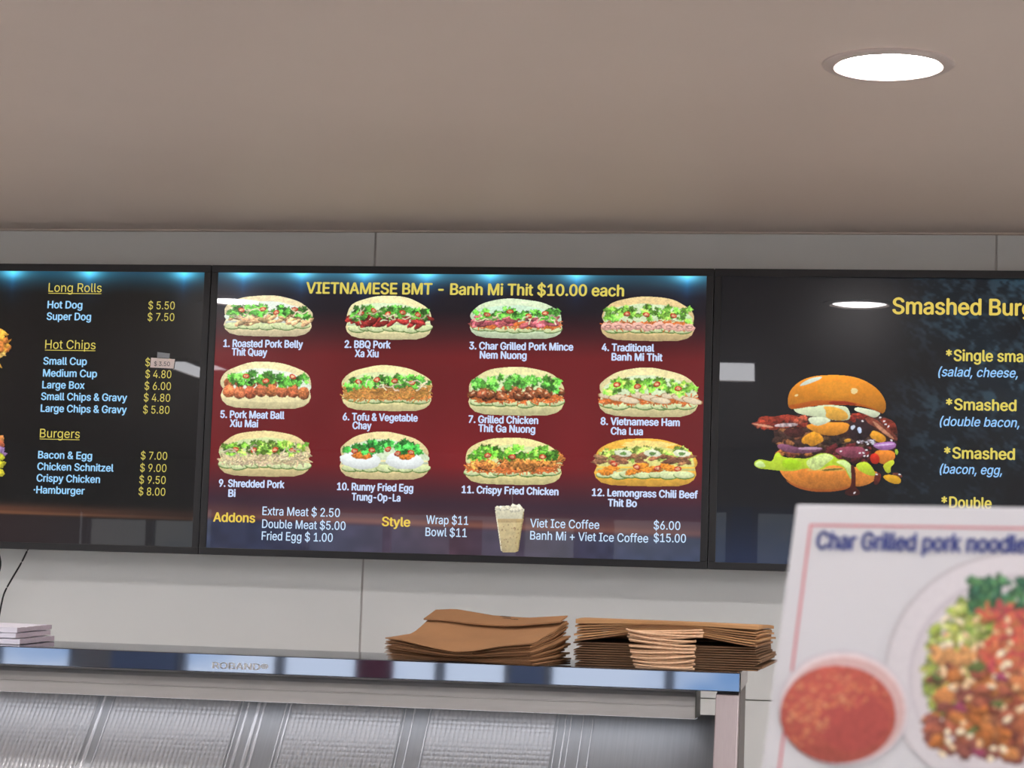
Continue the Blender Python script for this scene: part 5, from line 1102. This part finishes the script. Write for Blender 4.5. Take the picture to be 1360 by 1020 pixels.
# ------------------------------------------------------------------ laminated picture card in the foreground
az = math.radians(12.9); el = math.radians(67.5)
ex_ = np.array([math.cos(az), -math.sin(az), 0]); ez_ = np.array([math.sin(az) * math.cos(el), math.cos(az) * math.cos(el), math.sin(el)])
d_ = ray(1057.5, 669.5); TL = CAM + d_ * 1.17
CW, CH = .297, .21
KP = Plane(TL - ez_ * CH, ex_, ez_)
cb = KP.at(CW / 2, 0, 0)
ct = thing('picture_card', 'white laminated picture card of a noodle dish with red border, blurred in the foreground', 'sign', tuple(cb))
def kslab(x0, x1, z0, z1, l0, l1, name, m, bevel=0):
    b0 = [KP.at(x0, z0, l0), KP.at(x1, z0, l0), KP.at(x1, z1, l0), KP.at(x0, z1, l0)]
    t0 = [KP.at(x0, z0, l1), KP.at(x1, z0, l1), KP.at(x1, z1, l1), KP.at(x0, z1, l1)]
    return MB().hexa(b0, t0).mesh(name, m, bevel=bevel)
part('card_board', kslab(0, CW, 0, CH, -.0028, 0, 'card_board', m_card, bevel=.0012), ct)
bx, bz_ = KP.uv(1075.5, 696); 
lw = .0012
for x0, x1, z0, z1 in ((bx, CW - bx, bz_ - lw, bz_), (bx, bx + lw, .012, bz_ - lw), (CW - bx - lw, CW - bx, .012, bz_ - lw), (bx, CW - bx, .012 - lw, .012)):
    part('border_line', kslab(x0, x1, z0, z1, .0, .00025, 'border_line', m_red), ct)
lettering('title_text', ct, KP, 'Char Grilled pork noodle', 1083, 1364, 729.5, 23, (70, 84, 158), .036, lift=.0006, emissive=False, mtl=m_blue)
P = Pic(1160, 725, 1480, 1060, .8, 70); k = P.rnd
P.blob(1350, 896, 176, 163, (196, 190, 192), 0, 0, .02, .02); P.blob(1351, 897, 173, 160, (216, 210, 212), 0, 0, .05, .02); P.blob(1356, 900, 150, 138, (204, 196, 200), 0, 0, .0, .02)
P.blob(1358, 902, 146, 134, (214, 206, 208), 0, 0, .0, .02)
P.blob(1352, 900, 112, 106, (150, 96, 70), 0, .1, .1, .3)
P.blob(1345, 845, 60, 45, (200, 104, 84), 0, .1, .1, .3)
for i in range(260):
    a = k.uniform(2.6, 4.3); r = k.uniform(60, 118); P.leaf(1345 + math.cos(a) * r, 890 + math.sin(a) * r * .95, k.uniform(5, 9), k.choice([(168, 176, 88), (148, 164, 76), (190, 196, 120), (130, 148, 70)]))
for i in range(130): P.leaf(k.uniform(1285, 1420), k.uniform(768, 812), k.uniform(5, 10), k.choice([(64, 116, 84), (84, 130, 84), (50, 96, 76)]))
for i in range(150):
    a = k.uniform(-.5, 2.95); r = k.uniform(0, 112) ; P.blob(1352 + math.cos(a) * r, 905 + math.sin(a) * r * .95, k.uniform(9, 20), k.uniform(7, 14), k.choice([(158, 92, 64), (140, 74, 56), (172, 108, 70), (122, 66, 60), (186, 124, 74)]), k.uniform(-.8, .8), .2, .5, .35)
for i in range(50): P.blob(k.uniform(1236, 1340), k.uniform(880, 1000), k.uniform(8, 15), k.uniform(6, 11), k.choice([(150, 86, 66), (130, 76, 66), (176, 112, 62), (160, 96, 50)]), k.uniform(-.8, .8), .2, .5, .35)
for i in range(90): P.curl(k.uniform(1305, 1410), k.uniform(806, 890), k.uniform(10, 18), 5, k.choice([(212, 108, 78), (206, 92, 78), (222, 134, 88), (196, 84, 88)]))
for i in range(24): P.blob(k.uniform(1240, 1292), k.uniform(862, 880), 8, 6, (206, 150, 96), k.uniform(-1, 1), .1, .4, .2)
for i in range(58): P.blob(k.uniform(1248, 1400), k.uniform(815, 1015), k.uniform(3.5, 7.5), k.uniform(3, 5), k.choice([(226, 190, 150), (236, 212, 180), (214, 170, 126)]), k.uniform(-1.5, 1.5), .15, .5, .1)
for x, y, r in ((1297, 886, 13), (1244, 900, 9), (1292, 970, 8), (1270, 935, 6), (1325, 935, 9)): P.blob(x, y, r, r * .55, (96, 110, 62), k.uniform(-.5, .5), .2, .4, .2)
for x, y in ((1275, 940), (1330, 900), (1300, 1000)): P.blob(x, y, 10, 6, (150, 70, 96), .4, .3, .4, .2)
part('noodle_plate_picture', P.mesh('noodle_plate_picture', KP.fn(.0004), m_print), ct)
P = Pic(1026, 855, 1218, 1024, .8, 71); k = P.rnd
P.blob(1120, 940, 87, 77, (206, 198, 202), .1, 0, .02, .03); P.blob(1121, 941, 84, 74, (224, 208, 208), .1, 0, .1, .03)
P.blob(1122, 942, 79, 69, (212, 176, 172), .1, 0, .05, .03)
P.blob(1113, 949, 77, 65, (182, 88, 76), .0, .01, .18, .12, n=2)
P.blob(1134, 958, 46, 40, (172, 74, 74), .0, .05, .0, .08, alpha=.5)
for i in range(230):
    a = k.uniform(2.2, 5.9); r = k.uniform(.2, .97); P.blob(1113 + math.cos(a) * 74 * r, 949 + math.sin(a) * 62 * r, k.uniform(1.2, 3), k.uniform(1, 2.6), k.choice([(208, 122, 84), (218, 142, 98), (200, 104, 78), (226, 170, 124)]), 0, .2, .2, .1, alpha=.7)
part('sauce_bowl_picture', P.mesh('sauce_bowl_picture', KP.fn(.0007), m_print), ct)
# easel strut behind the card, and the tall counter it stands on
foot = KP.at(CW / 2, 0, -.0028); zc_ = foot[2] - .0005 - .0012
topb = KP.at(CW / 2, CH * .75, -.0032); back = np.array([topb[0] + ez_[0] * .03, topb[1] + .09, zc_ + .001])
wv = ex_ * .02
part('easel_strut', MB().hexa([back - wv, back + wv, back + wv + [0, .002, 0], back - wv + [0, .002, 0]], [topb - wv * .7, topb + wv * .7, topb + wv * .7 + [0, .002, 0], topb - wv * .7 + [0, .002, 0]]).mesh('easel_strut', m_card), ct)
kc = thing('serving_counter', 'tall customer-side serving counter carrying the picture card', 'counter', (foot[0], foot[1], 0))
part('counter_top', MB().box((-1.2, foot[1] - .12, zc_ - .03), (2.4, foot[1] + .28, zc_)).mesh('counter_top', m_counter, bevel=.004), kc)
part('counter_body', MB().box((-1.15, foot[1] - .08, 0), (2.35, foot[1] + .24, zc_ - .03)).mesh('counter_body', m_counter, bevel=.004), kc)
